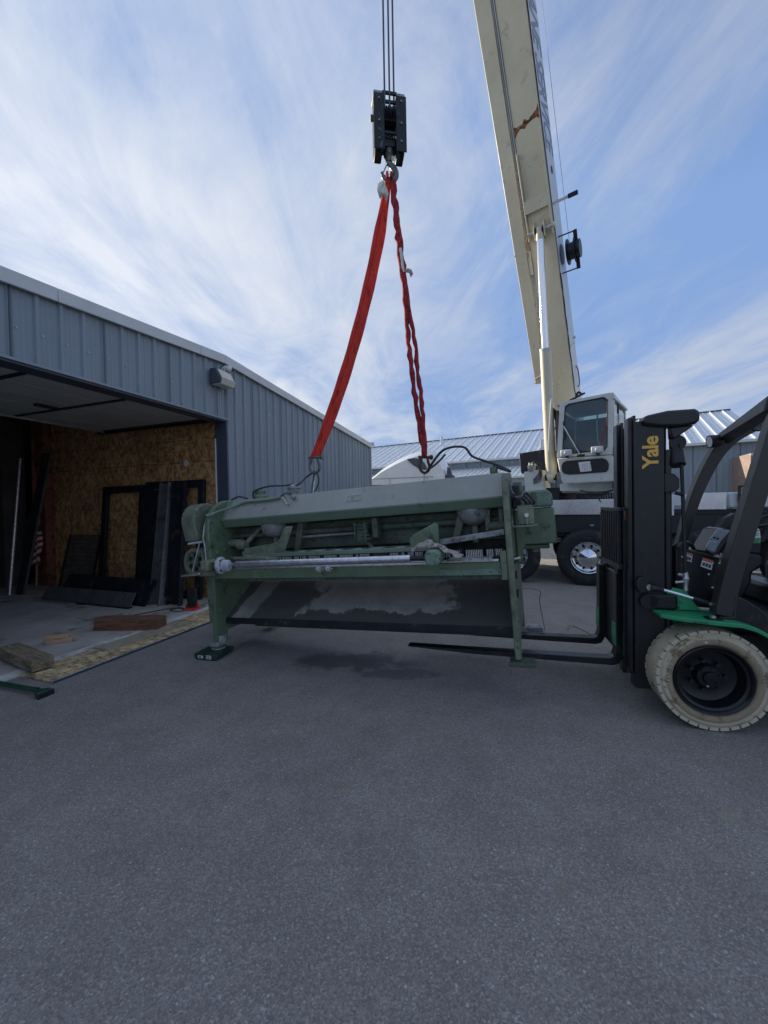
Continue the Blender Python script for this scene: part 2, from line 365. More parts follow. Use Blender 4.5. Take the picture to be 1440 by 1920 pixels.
def asphalt():
    m = bpy.data.materials.new('asphalt'); m.use_nodes = True; t = m.node_tree; b = t.nodes['Principled BSDF']
    v = t.nodes.new('ShaderNodeTexCoord').outputs['Object']
    vo = t.nodes.new('ShaderNodeTexVoronoi'); vo.inputs['Scale'].default_value = 165; t.links.new(v, vo.inputs['Vector'])
    s = t.nodes.new('ShaderNodeSeparateColor'); t.links.new(vo.outputs['Color'], s.inputs[0])
    vo2 = t.nodes.new('ShaderNodeTexVoronoi'); vo2.inputs['Scale'].default_value = 60; t.links.new(v, vo2.inputs['Vector'])
    s2 = t.nodes.new('ShaderNodeSeparateColor'); t.links.new(vo2.outputs['Color'], s2.inputs[0])
    fine = ramp(t, s.outputs[0], [(0, .68), (.5, .94), (.85, 1.12), (1, 1.5)])
    brt = mathn(t, 'MULTIPLY', mathn(t, 'GREATER_THAN', s2.outputs[1], .965), mathn(t, 'LESS_THAN', vo2.outputs['Distance'], .32))
    big = noise(t, v, .45, 5, .6); mid = noise(t, v, 3.2, 5, .65)
    col = mixc(t, ramp(t, big, [(.3, 0.0), (.7, 1.0)]), (.228, .214, .200), (.276, .258, .241))
    col = mixc(t, 1.0, col, ramp(t, mid, [(.3, .86), (.7, 1.12)]), 'MULTIPLY')
    col = mixc(t, 1.0, col, fine, 'MULTIPLY')
    col = mixc(t, mathn(t, 'MULTIPLY', brt, .8), col, (.46, .46, .46))
    # oily stain below the machine
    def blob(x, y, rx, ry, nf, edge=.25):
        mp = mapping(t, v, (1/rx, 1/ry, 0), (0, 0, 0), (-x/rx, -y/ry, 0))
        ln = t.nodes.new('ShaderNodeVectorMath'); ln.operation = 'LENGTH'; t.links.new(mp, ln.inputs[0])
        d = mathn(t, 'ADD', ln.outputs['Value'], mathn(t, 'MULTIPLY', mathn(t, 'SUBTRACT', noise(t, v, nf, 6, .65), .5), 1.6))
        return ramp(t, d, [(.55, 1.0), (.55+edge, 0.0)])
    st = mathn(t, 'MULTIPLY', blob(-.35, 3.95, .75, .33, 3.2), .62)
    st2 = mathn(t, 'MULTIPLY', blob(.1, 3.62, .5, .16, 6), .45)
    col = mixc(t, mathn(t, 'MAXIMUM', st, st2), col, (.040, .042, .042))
    for (x, y, r, c, am) in ((1.72, 1.92, .05, (.30, .28, .22), .6), (-.28, 2.18, .05, (.2, .17, .12), .5), (-1.1, 4.05, .0, (.2, .2, .2), 0), (.7, 1.55, .035, (.22, .2, .15), .5), (.25, 3.85, .16, (.15, .155, .15), .5)):
        if r: col = mixc(t, mathn(t, 'MULTIPLY', blob(x, y, r*1.5, r, 14), am), col, c)
    sk = mathn(t, 'MULTIPLY', blob(-2.35, 4.25, .42, .02, 9, .5), .5)
    col = mixc(t, sk, col, (.22, .22, .22))
    t.links.new(col, b.inputs['Base Color'])
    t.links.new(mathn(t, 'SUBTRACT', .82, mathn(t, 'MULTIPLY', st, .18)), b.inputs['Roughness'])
    b.inputs['Specular IOR Level'].default_value = .4
    bn = t.nodes.new('ShaderNodeBump'); bn.inputs['Strength'].default_value = .55; bn.inputs['Distance'].default_value = .004
    t.links.new(mathn(t, 'ADD', vo.outputs['Distance'], mathn(t, 'MULTIPLY', noise(t, v, 60, 4), 1.2)), bn.inputs['Height'])
    t.links.new(bn.outputs[0], b.inputs['Normal'])
    return m
M['asphalt'] = asphalt()
M['tan_ground'] = pm('tan_lot', (.27, .245, .20), .9, 0, .2, 5, (.16, .145, .12), .3, 30, .4, 50)
def diamond_mat():
    m = pm('diamond_plate', (.62, .63, .64), .28, 1, .06, 3); t = m.node_tree; b = t.nodes['Principled BSDF']
    v = t.nodes.new('ShaderNodeTexCoord').outputs['Object']
    w1 = t.nodes.new('ShaderNodeTexWave'); w1.inputs['Scale'].default_value = 9; t.links.new(mapping(t, v, (1, 1, 1), (0, rad(45), 0)), w1.inputs[0])
    w2 = t.nodes.new('ShaderNodeTexWave'); w2.inputs['Scale'].default_value = 9; t.links.new(mapping(t, v, (1, 1, 1), (0, rad(-45), 0)), w2.inputs[0])
    h = mathn(t, 'GREATER_THAN', mathn(t, 'MULTIPLY', w1.outputs['Fac'], w2.outputs['Fac']), .45)
    bn = t.nodes.new('ShaderNodeBump'); bn.inputs['Strength'].default_value = .8; bn.inputs['Distance'].default_value = .006
    t.links.new(h, bn.inputs['Height']); t.links.new(bn.outputs[0], b.inputs['Normal'])
    return m
M['diamond'] = diamond_mat()
def chute_mat():
    """dark sheet with a large patch where the coating has come off in irregular streaks"""
    m = bpy.data.materials.new('chute_sheet'); m.use_nodes = True; t = m.node_tree; b = t.nodes['Principled BSDF']
    v = t.nodes.new('ShaderNodeTexCoord').outputs['Object']; s = t.nodes.new('ShaderNodeSeparateXYZ'); t.links.new(v, s.inputs[0])
    base = mixc(t, noise(t, mapping(t, v, (1, 1, 6)), 2.5, 6), (.066, .063, .059), (.120, .112, .102))
    u = s.outputs[0]; wz = s.outputs[2]
    nz = mathn(t, 'MULTIPLY', mathn(t, 'SUBTRACT', noise(t, v, 3.6, 8, .66), .5), .55)
    def band(x, lo, hi, soft=.02):
        return mathn(t, 'MULTIPLY', ramp(t, x, [(max(lo-soft, 0), 0.0), (lo+soft, 1.0)]), ramp(t, x, [(hi-soft, 1.0), (min(hi+soft, 1), 0.0)]))
    un = mathn(t, 'ADD', mathn(t, 'DIVIDE', u, 3.2), mathn(t, 'MULTIPLY', nz, .5))
    wn = mathn(t, 'ADD', mathn(t, 'DIVIDE', wz, 0.8), mathn(t, 'MULTIPLY', nz, .55))
    p = mathn(t, 'MULTIPLY', band(un, .33, .79, .012), ramp(t, wn, [(.435, 0.0), (.452, 1.0), (.54, .75), (.9, .45)]))
    # narrow diagonal streak at the left end
    q = mathn(t, 'SUBTRACT', mathn(t, 'ADD', u, mathn(t, 'MULTIPLY', nz, .35)), mathn(t, 'MULTIPLY', wz, .35))
    p2 = mathn(t, 'MULTIPLY', band(mathn(t, 'DIVIDE', q, 3.2), -.0, .075, .006), ramp(t, wn, [(.36, .9), (.9, .35)]))
    pf = mathn(t, 'MAXIMUM', p, p2)
    pf = mathn(t, 'MULTIPLY', pf, ramp(t, noise(t, v, 5, 6, .7), [(.3, .55), (.6, 1.0)]))
    col = mixc(t, pf, base, (.40, .375, .325))
    t.links.new(col, b.inputs['Base Color']); t.links.new(mathn(t, 'SUBTRACT', .62, mathn(t, 'MULTIPLY', pf, .15)), b.inputs['Roughness'])
    return m
M['chute'] = chute_mat()
def flag_mat():
    m = bpy.data.materials.new('flag_cloth'); m.use_nodes = True; t = m.node_tree; b = t.nodes['Principled BSDF']
    v = t.nodes.new('ShaderNodeTexCoord').outputs['Object']; s = t.nodes.new('ShaderNodeSeparateXYZ'); t.links.new(v, s.inputs[0])
    st = mathn(t, 'GREATER_THAN', mathn(t, 'SINE', mathn(t, 'MULTIPLY', mathn(t, 'ADD', s.outputs[2], mathn(t, 'MULTIPLY', s.outputs[1], .6)), 48)), 0.0)
    c = mixc(t, st, (.35, .02, .02), (.6, .58, .55))
    c = mixc(t, mathn(t, 'GREATER_THAN', s.outputs[2], 1.18), c, (.02, .03, .10))
    t.links.new(c, b.inputs['Base Color']); b.inputs['Roughness'].default_value = .85
    return m
M['flag'] = flag_mat()
# ------------------------------------------------------------------ ground
g = MB().add([(-150, -60, 0), (150, -60, 0), (150, 300, 0), (-150, 300, 0)], [(0, 1, 2, 3)]).build('asphalt_yard', M['asphalt'], smooth=0)
tag(g, kind='structure')
gl = MB().add([(-.3, 13.6, .004), (2.0, 10.6, .004), (4.6, 9.5, .004), (9, 9.1, .004), (60, 7.5, .004), (60, 120, .004), (-60, 120, .004), (-60, 40, .004)], [tuple(range(8))]).build('tan_lot', M['tan_ground'], smooth=0)  # tan sheet over the asphalt beyond the crane truck
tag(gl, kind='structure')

r_ = random.Random(11); m_ = MB()
for k in range(260):
    Y = .9+5.5*r_.random()**1.4; X = r_.uniform(-.95, .95)*Y+r_.uniform(-.3, .3); q = r_.uniform(.0018, .0045)
    m_.sph((X, Y, q*.6), q, 5, 3, (1, r_.uniform(.6, 1), .7))
tag(m_.build('loose_grit', pm('grit', (.20, .195, .18), .9), smooth=0), 'small pale stones and grit scattered over the asphalt', 'grit', kind='stuff')

# ------------------------------------------------------------------ near metal building
W = Frame((-2.69, 6.63, 0), (.334, .943, 0), (-.943, .334, 0))
DH, DS0 = 3.05, -5.2                      # door height, left end of the opening
def roofz(s): return 4.05-.0755*abs(s+.05)
def rib_profile(s0, s1, origin, step=.2285, major=.030):
    """outer face of ribbed cladding as (s, out) points between s0 and s1; out is measured towards the yard"""
    pts = [(s0, 0)]; k = math.floor((s0-origin)/step)-1
    while origin+k*step < s1+step:
        c = origin+k*step
        for ds, h in ((-.030, 0), (-.016, major), (.016, major), (.030, 0), (.085, 0), (.091, .005), (.099, .005), (.105, 0), (.128, 0), (.134, .005), (.142, .005), (.148, 0)):
            if s0+.001 < c+ds < s1-.001: pts.append((c+ds, h))
        k += 1
    pts.append((s1, 0)); return pts
bld = thing('metal_building', W, 'near slate blue ribbed metal building with a white roof edge and its wide door open', 'building')
def clad(s0, s1, z0, ztop, parent, mat, name, origin, out=0.0, frx=None, step=.2285, major=.030, base=.05):
    pr = rib_profile(s0, s1, origin, step, major); m = MB(); n = len(pr)
    vs = [(s, -(out+h), z0) for s, h in pr]+[(s, -(out+h), ztop(s)) for s, h in pr]
    fs = [(i, i+1, n+i+1, n+i) for i in range(n-1)]
    vs += [(s0, base, z0), (s1, base, z0), (s0, base, ztop(s0)), (s1, base, ztop(s1))]
    a = 2*n; fs += [(0, n, a+2, a), (n-1, a+1, a+3, 2*n-1), (a, a+2, a+3, a+1)]
    fs += [tuple([a]+[a+1]+list(range(n-1, -1, -1))), tuple([a+2]+list(range(n, 2*n))+[a+3])]
    m.add(vs, fs); return m.build(name, mat, parent, smooth=0)
J = -.22; P = .914
edges = [-6.75]+[J+P*k for k in range(-7, 8) if -6.75 < J+P*k < 6.66]+[0.0, DS0]
edges = sorted(set(edges))+[6.66]
for a_, b_ in zip(edges[:-1], edges[1:]):
    z0 = DH+.07 if DS0 <= a_ < -.001 else .03
    clad(a_+.0025, b_-.0025, z0, lambda s: roofz(s)+.03, bld, M['siding'], 'wall_panel', J)
m_ = MB()
for zr in (.35, 1.5, 2.6, 3.45):
    k = -30
    while J+k*.2285 < 6.6:
        s_ = J+k*.2285+.055
        if s_ > -6.6 and (s_ > .02 or zr > 3.2 or s_ < DS0): m_.cyl((s_, -.001, zr), (s_, -.012, zr), .008, 6)
        k += 1
m_.build('siding_screws', M['galv'], bld, kind='stuff')
# roof edge trim in lengths
for a_, b_ in ((-6.9, -4.55), (-4.55, -2.56), (-2.56, -.59), (-.59, -.05), (-.05, 2.55), (2.55, 5.2), (5.2, 6.80)):
    q = lambda s, t, dz: (s, t, roofz(s)+dz)
    a1, b1 = a_+.002, b_-.002
    MB().hexa([q(a1, -.075, .0), q(a1, -.045, .0), q(a1, .10, .12), q(a1, .10, .145), q(a1, -.075, .145)],
              [q(b1, -.075, .0), q(b1, -.045, .0), q(b1, .10, .12), q(b1, .10, .145), q(b1, -.075, .145)]).build('roof_trim', M['fascia'], bld, bevel=.006)
MB().box(6.80, 6.93, -.10, 10.5, 3.62, 3.74).build('gutter', M['fascia'], bld, bevel=.01)
MB().hexa([(-6.8, .11, 3.50), (-6.8, 11, 3.50), (-6.8, 11, 3.63), (-6.8, .11, 3.63)], [(-.05, .11, 4.06), (-.05, 11, 4.06), (-.05, 11, 4.18), (-.05, .11, 4.18)]).build('roof', M['roofmetal'], bld, smooth=0)
MB().hexa([(-.049, .11, 4.06), (-.049, 11, 4.06), (-.049, 11, 4.18), (-.049, .11, 4.18)], [(6.8, .11, 3.52), (6.8, 11, 3.52), (6.8, 11, 3.65), (6.8, .11, 3.65)]).build('roof', M['roofmetal'], bld, smooth=0)
MB().box(6.61, 6.66, .052, 10.9, .03, 3.58).build('end_wall', M['siding'], bld)
MB().box(-6.75, -6.70, .052, 10.9, .03, 3.58).build('end_wall', M['siding'], bld)
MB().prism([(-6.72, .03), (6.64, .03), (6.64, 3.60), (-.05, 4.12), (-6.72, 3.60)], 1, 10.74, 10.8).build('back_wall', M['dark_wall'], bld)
MB().box(-6.8, 6.8, 10.9, 11.0, .03, 3.6).build('back_wall', M['siding'], bld)
MB().box(6.655, 6.73, -.062, -.0, .02, roofz(6.7)).build('corner_trim', M['siding'], bld, bevel=.004)
# door frame: dark reveal and header
MB().box(-.03, .0, -.04, .21, .03, DH+.02).build('door_jamb', M['trim_dark'], bld, bevel=.004)
MB().box(DS0, DS0+.03, -.04, .21, .03, DH+.02).build('door_jamb', M['trim_dark'], bld, bevel=.004)
MB().box(DS0, .0, -.035, .21, DH+.022, DH+.068).build('door_header', M['trim_dark'], bld, bevel=.004)
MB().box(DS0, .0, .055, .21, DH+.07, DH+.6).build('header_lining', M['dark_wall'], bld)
MB().box(DS0-.02, .02, -.062, -.04, DH+.045, DH+.075).build('drip_edge', M['siding'], bld, bevel=.003)
MB().box(-.052, -.032, .185, .205, .05, DH-.25).build('door_track', M['white'], bld, bevel=.003)
# raised sectional door lying under the ceiling
dr = MB().box(DS0+.15, -.16, .26, 2.74, DH+.105, DH+.11).build('overhead_door', M['door_panel'], bld)
for k in range(5):
    t0 = .26+k*.497
    MB().box(DS0+.15, -.16, t0+.006, t0+.491, DH+.055, DH+.104).build('door_section', M['door_panel'], dr, bevel=.008)
for s_ in (-.22, -1.57, -2.70, -3.8):
    MB().box(s_-.03, s_+.03, .30, 2.66, DH+.040, DH+.054).build('hinge_stile', M['black_steel'], dr, bevel=.003)
for s_ in (-.12,):
    MB().box(s_-.03, s_+.02, .22, 2.95, DH+.02, DH+.07).build('door_rail', M['black_steel'], bld, bevel=.004)
MB().box(DS0+.15, -.16, 2.745, 2.77, DH+.03, DH+.11).build('bottom_seal', M['galv'], dr, bevel=.003)
MB().box(-1.9, -1.62, 1.55, 1.63, DH+.02, DH+.05).build('door_handle', M['black_steel'], dr, bevel=.004)
# oriented strand board lining
tv = [.215, 1.40, 2.62, 3.84, 4.62]
for i in range(4):
    for (z0, z1) in ((.03, 2.44), (2.446, 3.6)):
        if i == 0 and z0 > 1: z1 = 3.6
        MB().box(.03, .055, tv[i]+.002, tv[i+1]-.002, z0, z1).build('osb_panel', M['osb'], bld)
MB().box(-.12, .05, 4.64, 4.92, .03, 3.6).build('column', M['rust_column'], bld, bevel=.01)
MB().box(-.17, .10, 4.925, 4.96, .03, 3.6).build('column_flange', M['rust_column'], bld, bevel=.004)
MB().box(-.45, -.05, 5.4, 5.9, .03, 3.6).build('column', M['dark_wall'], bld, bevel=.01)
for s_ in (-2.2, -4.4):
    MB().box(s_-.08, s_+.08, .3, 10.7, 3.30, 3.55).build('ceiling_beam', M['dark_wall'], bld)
pl = MB().lathe([(.001, .0), (.055, .0), (.055, .012), (.02, .018), (.001, .018)], (.028, .93, 2.42), (-1, 0, 0), 16).build('wall_plate', M['fascia'], bld)
# floor slab and threshold
fl = MB().box(-6.7, 6.6, .0, 10.7, -.05, .02).build('concrete_floor', M['concrete'], fr=W); tag(fl, kind='structure')
th = MB().box(-6.7, .03, -.14, -.001, -.05, .022).build('concrete_threshold', M['concrete_light'], fr=W); tag(th, kind='structure')

# wall pack lamp and camera
lp = Frame(W.o+W.ax[0]*(-.21)+W.ax[1]*(-.035)+W.ax[2]*3.74, W.ax[0], W.ax[1])
t = thing('wall_lamp', lp, 'grey wall lamp with a cream lens above the right end of the open doorway', 'lamp')
MB().prism([(0, -.12), (0, .13), (-.12, .13), (-.23, -.06), (-.21, -.12)], 0, -.17, .17).build('housing', M['trim_dark'], t, bevel=.012)
MB().hexa([(-.15, -.135, .115), (.15, -.135, .115), (.15, -.232, -.055), (-.15, -.232, -.055)],
          [(-.12, -.165, .105), (.12, -.165, .105), (.12, -.25, -.045), (-.12, -.25, -.045)]).build('lens', M['lens_cream'], t, bevel=.008)
MB().prism([(-.232, -.03), (-.24, -.06), (-.21, -.135), (-.03, -.135), (-.03, -.12), (-.2, -.12)], 0, -.15, .15).build('lower_lens', M['lens_cream'], t, bevel=.004)
cf_ = Frame(W.o+W.ax[0]*(-.03)+W.ax[1]*(-.035)+W.ax[2]*3.965, W.ax[0], W.ax[1])
t = thing('security_camera', cf_, 'small white dome security camera on the siding just above the wall lamp', 'security camera')
MB().cyl((0, 0, 0), (0, -.04, 0), .055, 18).build('mount', M['white'], t, bevel=.004)
MB().sph((0, -.085, -.01), .058, 16, 10).build('dome', M['white'], t)
MB().cyl((0.02, -.13, -.02), (.03, -.147, -.025), .024, 14).build('camera_lens', M['black'], t)
MB().tube(smoothpath([(-.04, -.02, .02), (-.09, -.03, -.02), (-.11, -.03, -.08), (-.10, -.03, -.12)]), .008, 6).build('cable', M['white'], t)
MB().cyl((-.045, -.03, -.03), (-.06, -.03, -.11), .014, 8).build('conduit', M['white'], t)

# ------------------------------------------------------------------ things inside the doorway (frame W: s, t, z)
def wthing(name, s, tt, label, cat, group=None, z=.02):
    return thing(name, Frame(W.o+W.ax[0]*s+W.ax[1]*tt+W.ax[2]*z, W.ax[0], W.ax[1]), label, cat, group)
def leanframe(name, t0, t1, hgt, lab, sbase, tilt, wd=.13, mids=()):
    f = wthing(name, sbase, 0, lab, 'door frame', 'steel door frames leaning on the chipboard wall')
    k = tilt/hgt
    def bar(a, b, n): MB().bar(a, b, .06, wd, (0, 1, 0) if abs(a[2]-b[2]) > .5 else (k, 0, 1)).build(n, M['black_steel'], f, bevel=.004)
    P = lambda tt, z: (k*z, tt, z)
    bar(P(t0+wd/2, 0), P(t0+wd/2, hgt), 'post'); bar(P(t1-wd/2, 0), P(t1-wd/2, hgt), 'post')
    for mm in mids: bar(P(mm, 0), P(mm, hgt-wd), 'post')
    bar(P(t0+wd, hgt-wd/2), P(t1-wd, hgt-wd/2), 'rail'); bar(P(t0+wd, wd/2), P(t1-wd, wd/2), 'rail')
    return f
leanframe('leaning_doorframe', 1.90, 3.02, 2.04, 'wide black steel frame leaning on the chipboard wall, left of the taller frame', -.17, .17)
leanframe('leaning_doorframe', .48, 1.88, 2.09, 'taller black steel frame leaning on the chipboard wall beside the doorway post', -.16, .16)
f = wthing('steel_sheet', -.46, 0, 'narrow black steel sheet standing inside the taller leaning frame', 'steel sheet')
MB().hexa([(0, 1.32, 0), (0, 1.70, 0), (.02, 1.70, 0), (.02, 1.32, 0)], [(.34, 1.32, 1.93), (.34, 1.70, 1.93), (.36, 1.70, 1.93), (.36, 1.32, 1.93)]).build('sheet', M['black_steel'], f)
for (s0, tt, lab, wdt, ww, mat) in ((-.62, .93, 'leaning steel channel with a scuffed bright edge, left one of the two channels', .20, .10, 'mill_steel'), (-.55, .62, 'leaning blue black steel channel nearest the doorway post', .26, .10, 'black_steel')):
    f = wthing('steel_channel', s0, tt, lab, 'steel channel', 'steel channels leaning by the doorway')
    a_, b_ = Vector((0, 0, .0)), Vector((-s0-.10, .30, 2.05))
    MB().bar(a_, b_, .012, wdt, (0, 1, 0)).build('web', M[mat], f)
    for sg in (-1, 1):
        o_ = Vector((-.04, sg*(wdt/2+.006), 0)); MB().bar(a_+o_, b_+o_, .09, .012, (0, 1, 0)).build('flange', M['galv' if (mat == 'mill_steel' and sg < 0) else mat], f)
f = wthing('steel_grating', -.22, 3.16, 'dark steel grating panel leaning on the chipboard wall behind the low plates', 'grating')
for i in range(13):
    z = .08+i*.083; MB().bar((z*.2, 0, z), (z*.2, .92, z), .02, .022).build('cross_bar', M['mill_steel'], f)
for i in range(2):
    MB().bar((-.02, i*.92, 0), (.23, i*.92, 1.1), .03, .03, (0, 1, 0)).build('side_bar', M['black_steel'], f)
m_ = MB()
for i in range(1, 23): m_.bar((.012, i*.04, .05), (.222, i*.04, 1.08), .012, .006, (0, 1, 0))
m_.build('grid_wire', M['mill_steel'], f, kind='stuff')
f = wthing('steel_plate', -.80, 1.02, 'long dark steel plate standing on edge in front of the leaning frames', 'steel plate')
MB().hexa([(0, 0, 0), (0, 2.15, 0), (.02, 2.15, 0), (.02, 0, 0)], [(.22, 0, .40), (.22, 2.15, .40), (.24, 2.15, .40), (.24, 0, .40)]).build('plate', M['black_steel'], f)
f = wthing('steel_plate', -.95, 1.15, 'lower grey steel plate leaning in front of the long dark plate', 'steel plate')
MB().hexa([(0, 0, .02), (0, 2.2, .02), (.015, 2.2, .02), (.015, 0, .02)], [(.13, .03, .22), (.13, 2.2, .22), (.145, 2.2, .22), (.145, .03, .22)]).build('plate', M['mill_steel'], f)
MB().box(-.03, .05, .0, 1.25, 0, .018).build('foot_strip', M['black_steel'], f)
f = wthing('steel_strip', -1.03, 2.35, 'short pale metal strip lying on the floor at the left end of the plates', 'metal strip')
MB().box(-.05, .03, 0, .95, 0, .02).build('strip', M['galv'], f)
# bright leaning pole, black leaning angle, flag
a0 = gnd(18, 1115, .02); a1 = atY(38, 860, a0.y+.35)
f = thing('metal_pole', a0, 'bright silver pole leaning in the dark at the left edge of the doorway', 'pole')
MB().cyl((0, 0, 0), (a1-a0)*.52, .032, 12).build('lower_tube', M['galv'], f)
MB().cyl((a1-a0)*.52, a1-a0, .026, 12).build('upper_tube', M['galv'], f)
a0 = gnd(37, 1115, .02); a1 = atY(88, 850, a0.y+.2)
f = thing('steel_angle', a0, 'thin black steel angle leaning against the red brown column', 'steel angle')
MB().bar((0, 0, 0), a1-a0, .16, .01, (0, 1, 0)).build('leaf', M['black_steel'], f)
MB().bar((.083, 0, 0), a1-a0+Vector((.083, 0, 0)), .008, .05, (0, 1, 0)).build('edge', M['mill_steel'], f)
fo = W.o+W.ax[0]*(-.28)+W.ax[1]*4.72
f = thing('flag', Frame(fo, W.ax[0], W.ax[1]), 'furled striped flag on a thin pole hanging beside the red brown column', 'flag')
MB().cyl((0, 0, .05), (.12, -.05, 2.15), .012, 8).build('flag_pole', M['wood_light'], f)
vs = []; NR, NC = 16, 12
for i in range(NR+1):
    z = 1.62-i/NR*1.08
    for j in range(NC+1):
        u_ = j/NC-.5; wd_ = .16+.10*math.sin(i/NR*2.6)
        vs.append((.05*math.sin(j*1.9+i*.25), u_*wd_*1.25+.03*math.sin(i*.5), z-.12*abs(u_)+.02*math.sin(j*2)))
MB().add(vs, [(i*(NC+1)+j, i*(NC+1)+j+1, (i+1)*(NC+1)+j+1, (i+1)*(NC+1)+j) for i in range(NR) for j in range(NC)]).build('flag_cloth', M['flag'], f)
# shelf rack deep inside
f = wthing('storage_rack', -.35, 6.3, 'dark storage rack with cartons deep inside the open building', 'shelving')
for a_, b_ in ((0, 0), (.5, 0), (0, 2.6), (.5, 2.6)): MB().box(a_-.03, a_+.03, b_-.03, b_+.03, 0, 2.5).build('upright', M['black_steel'], f)
for z in (.5, 1.25, 1.9): MB().box(-.02, .52, 0.04, 2.56, z, z+.06).build('shelf', M['black_steel'], f)
for i, (tt, z, hh) in enumerate(((.3, 1.31, .28), (.75, 1.31, .22), (1.3, 1.31, .3), (.5, .56, .3), (1.7, .56, .35))):
    b_ = MB().box(0, .4, 0, .36, 0, hh).build('carton', M['carton'], fr=Frame(W.o+W.ax[0]*(-.3)+W.ax[1]*(6.3+tt)+W.ax[2]*(z+.022), W.ax[0], W.ax[1]), bevel=.004)
    tag(b_, ('smaller tan carton at the left on the middle shelf of the dark rack', 'squat tan carton in the middle of the middle rack shelf', 'tall tan carton at the far end of the middle rack shelf', 'tan carton on the low rack shelf nearest the column', 'large tan carton at the far end of the low rack shelf')[i], 'carton', 'cartons on the storage rack')

# ------------------------------------------------------------------ timbers, boards and tools by the threshold
def timber(name, c, ang, L_, wd_, h_, mat, label, z=.02, rz=0, cat='timber', group=None):
    fr = Frame(Vector((c[0], c[1], z)), (math.cos(ang), math.sin(ang), 0), (-math.sin(ang), math.cos(ang), 0))
    m = MB()
    n = 8; vs = []
    for i in range(n+1):
        x = -L_/2+L_*i/n
        for (y, zz_) in ((-wd_/2, 0), (wd_/2, 0), (wd_/2, h_), (-wd_/2, h_)):
            vs.append((x+random.uniform(-.003, .003), y+random.uniform(-.003, .003), max(0, zz_+random.uniform(-.003, .003) if zz_ else 0)))
    fs = [(i*4+k, i*4+(k+1) % 4, (i+1)*4+(k+1) % 4, (i+1)*4+k) for i in range(n) for k in range(4)]+[(3, 2, 1, 0), tuple(n*4+k for k in range(4))]
    o = m.add(vs, fs).build(name, mat, fr=fr, bevel=.006)
    return tag(o, label, cat, group)
timber('timber_beam', (-3.40, 5.10), rad(-2), .86, .20, .15, M['wood_dark'], 'short reddish brown timber lying across the concrete threshold in the doorway')
timber('timber_beam', (-3.74, 3.95), rad(-29), .84, .18, .11, M['wood_grey'], 'weathered grey timber lying half on the plywood at the left edge of the photo', z=.05)
timber('wood_block', (-3.93, 4.60), rad(22), .26, .08, .045, M['wood_light'], 'small pale wood offcut at the bottom of a pair behind the grey timber', group='pale wood offcuts')
timber('wood_block', (-3.97, 4.61), rad(26), .24, .075, .045, M['wood_light'], 'small pale wood offcut resting on top of the other one', z=.066, group='pale wood offcuts')
def board(name, s0, s1, t0, t1, z, th_, mat, label, rot=0, blue=False):
    c = W.o+W.ax[0]*((s0+s1)/2)+W.ax[1]*((t0+t1)/2)
    ca, sa = math.cos(rot), math.sin(rot)
    a = W.ax[0]*ca+W.ax[1]*sa; b = -W.ax[0]*sa+W.ax[1]*ca
    fr = Frame(Vector((c.x, c.y, z)), a, b); hs, ht = (s1-s0)/2, (t1-t0)/2
    if blue:
        t = thing(name, fr, label, 'board', 'boards laid along the threshold')
        MB().box(-hs, hs, -ht+.012, ht, 0, th_).build('sheet', mat, t)
        MB().box(-hs, hs, -ht, -ht+.0115, 0, th_+.0005).build('painted_edge', M['blue_edge'], t)
        return t
    o = MB().box(-hs, hs, -ht, ht, 0, th_).build(name, mat, fr=fr); return tag(o, label, 'board', 'boards laid along the threshold')
board('osb_board', -3.05, -.60, -.66, -.155, .004, .016, M['osb_floor'], 'long chipboard sheet with a blue painted edge laid on the asphalt along the doorway', 0, True)
board('osb_board', -.585, 1.1, -.70, -.155, .004, .016, M['osb_floor'], 'chipboard sheet with blue edge running behind the left foot of the green machine', .01, True)
board('plywood_board', -2.35, -1.25, -.43, -.16, .0215, .012, M['ply'], 'greyish plywood strip lying on the chipboard between the two timbers', rad(-2.5))
board('osb_board', -3.0, -2.42, -.52, -.18, .0215, .012, M['osb_floor'], 'small chipboard offcut under the end of the weathered grey timber', rad(4))
board('osb_board', -1.22, -.35, -.50, -.165, .0215, .012, M['osb_floor'], 'chipboard offcut lying near the reddish brown timber', rad(2))
# green pry bar with a flat foot
h0 = gnd(85, 1306, 0); h1 = gnd(-70, 1275, 0)
dv = (h1-h0).normalized(); fr = Frame(Vector((h0.x, h0.y, 0)), dv, (-dv.y, dv.x, 0))
t = thing('pry_bar', fr, 'dark green steel bar with a wide flat foot lying on the asphalt at left', 'pry bar')
MB().tube([(.09, 0, .045), (.2, 0, .04), (.9, 0, .035)], [.022, .022, .02], 10).build('bar', M['pry_green'], t)
MB().prism([(.0, -.055), (.04, -.055), (.09, -.025), (.12, .0), (.09, .025), (.04, .055), (0, .055)], 2, .006, .05).build('foot', M['pry_green'], t, bevel=.006)
MB().box(-.018, -.0005, -.062, .062, .0, .045).build('toe_plate', M['black_steel'], t, bevel=.004)
# small black lamp with red base and its cord
c = gnd(361, 1143, .02)
t = thing('work_light', c, 'small black work light on a red base standing beside the machine foot', 'work light')
MB().box(-.07, .07, -.03, .03, .05, .33).build('head', M['black'], t, bevel=.01)
MB().prism([(-.11, 0), (-.09, -.07), (.09, -.07), (.11, 0), (.09, .07), (-.09, .07)], 2, .0, .03).build('base', M['red_plastic'], t, bevel=.006)
for k in (-1, 1): MB().box(k*.09-.015, k*.09+.015, -.02, .02, .03, .09).build('bracket', M['red_plastic'], t, bevel=.004)
MB().tube([Vector(p) for p in smoothpath([(-.1, .0, .012), (-.25, .05, .012), (-.32, -.06, .012), (-.2, -.12, .012), (-.10, -.1, .012), (-.22, .08, .012), (-.45, -.02, .012), (-.75, -.33, .012)], 6)], .007, 6).build('power_cord', M['wire_black'], t)

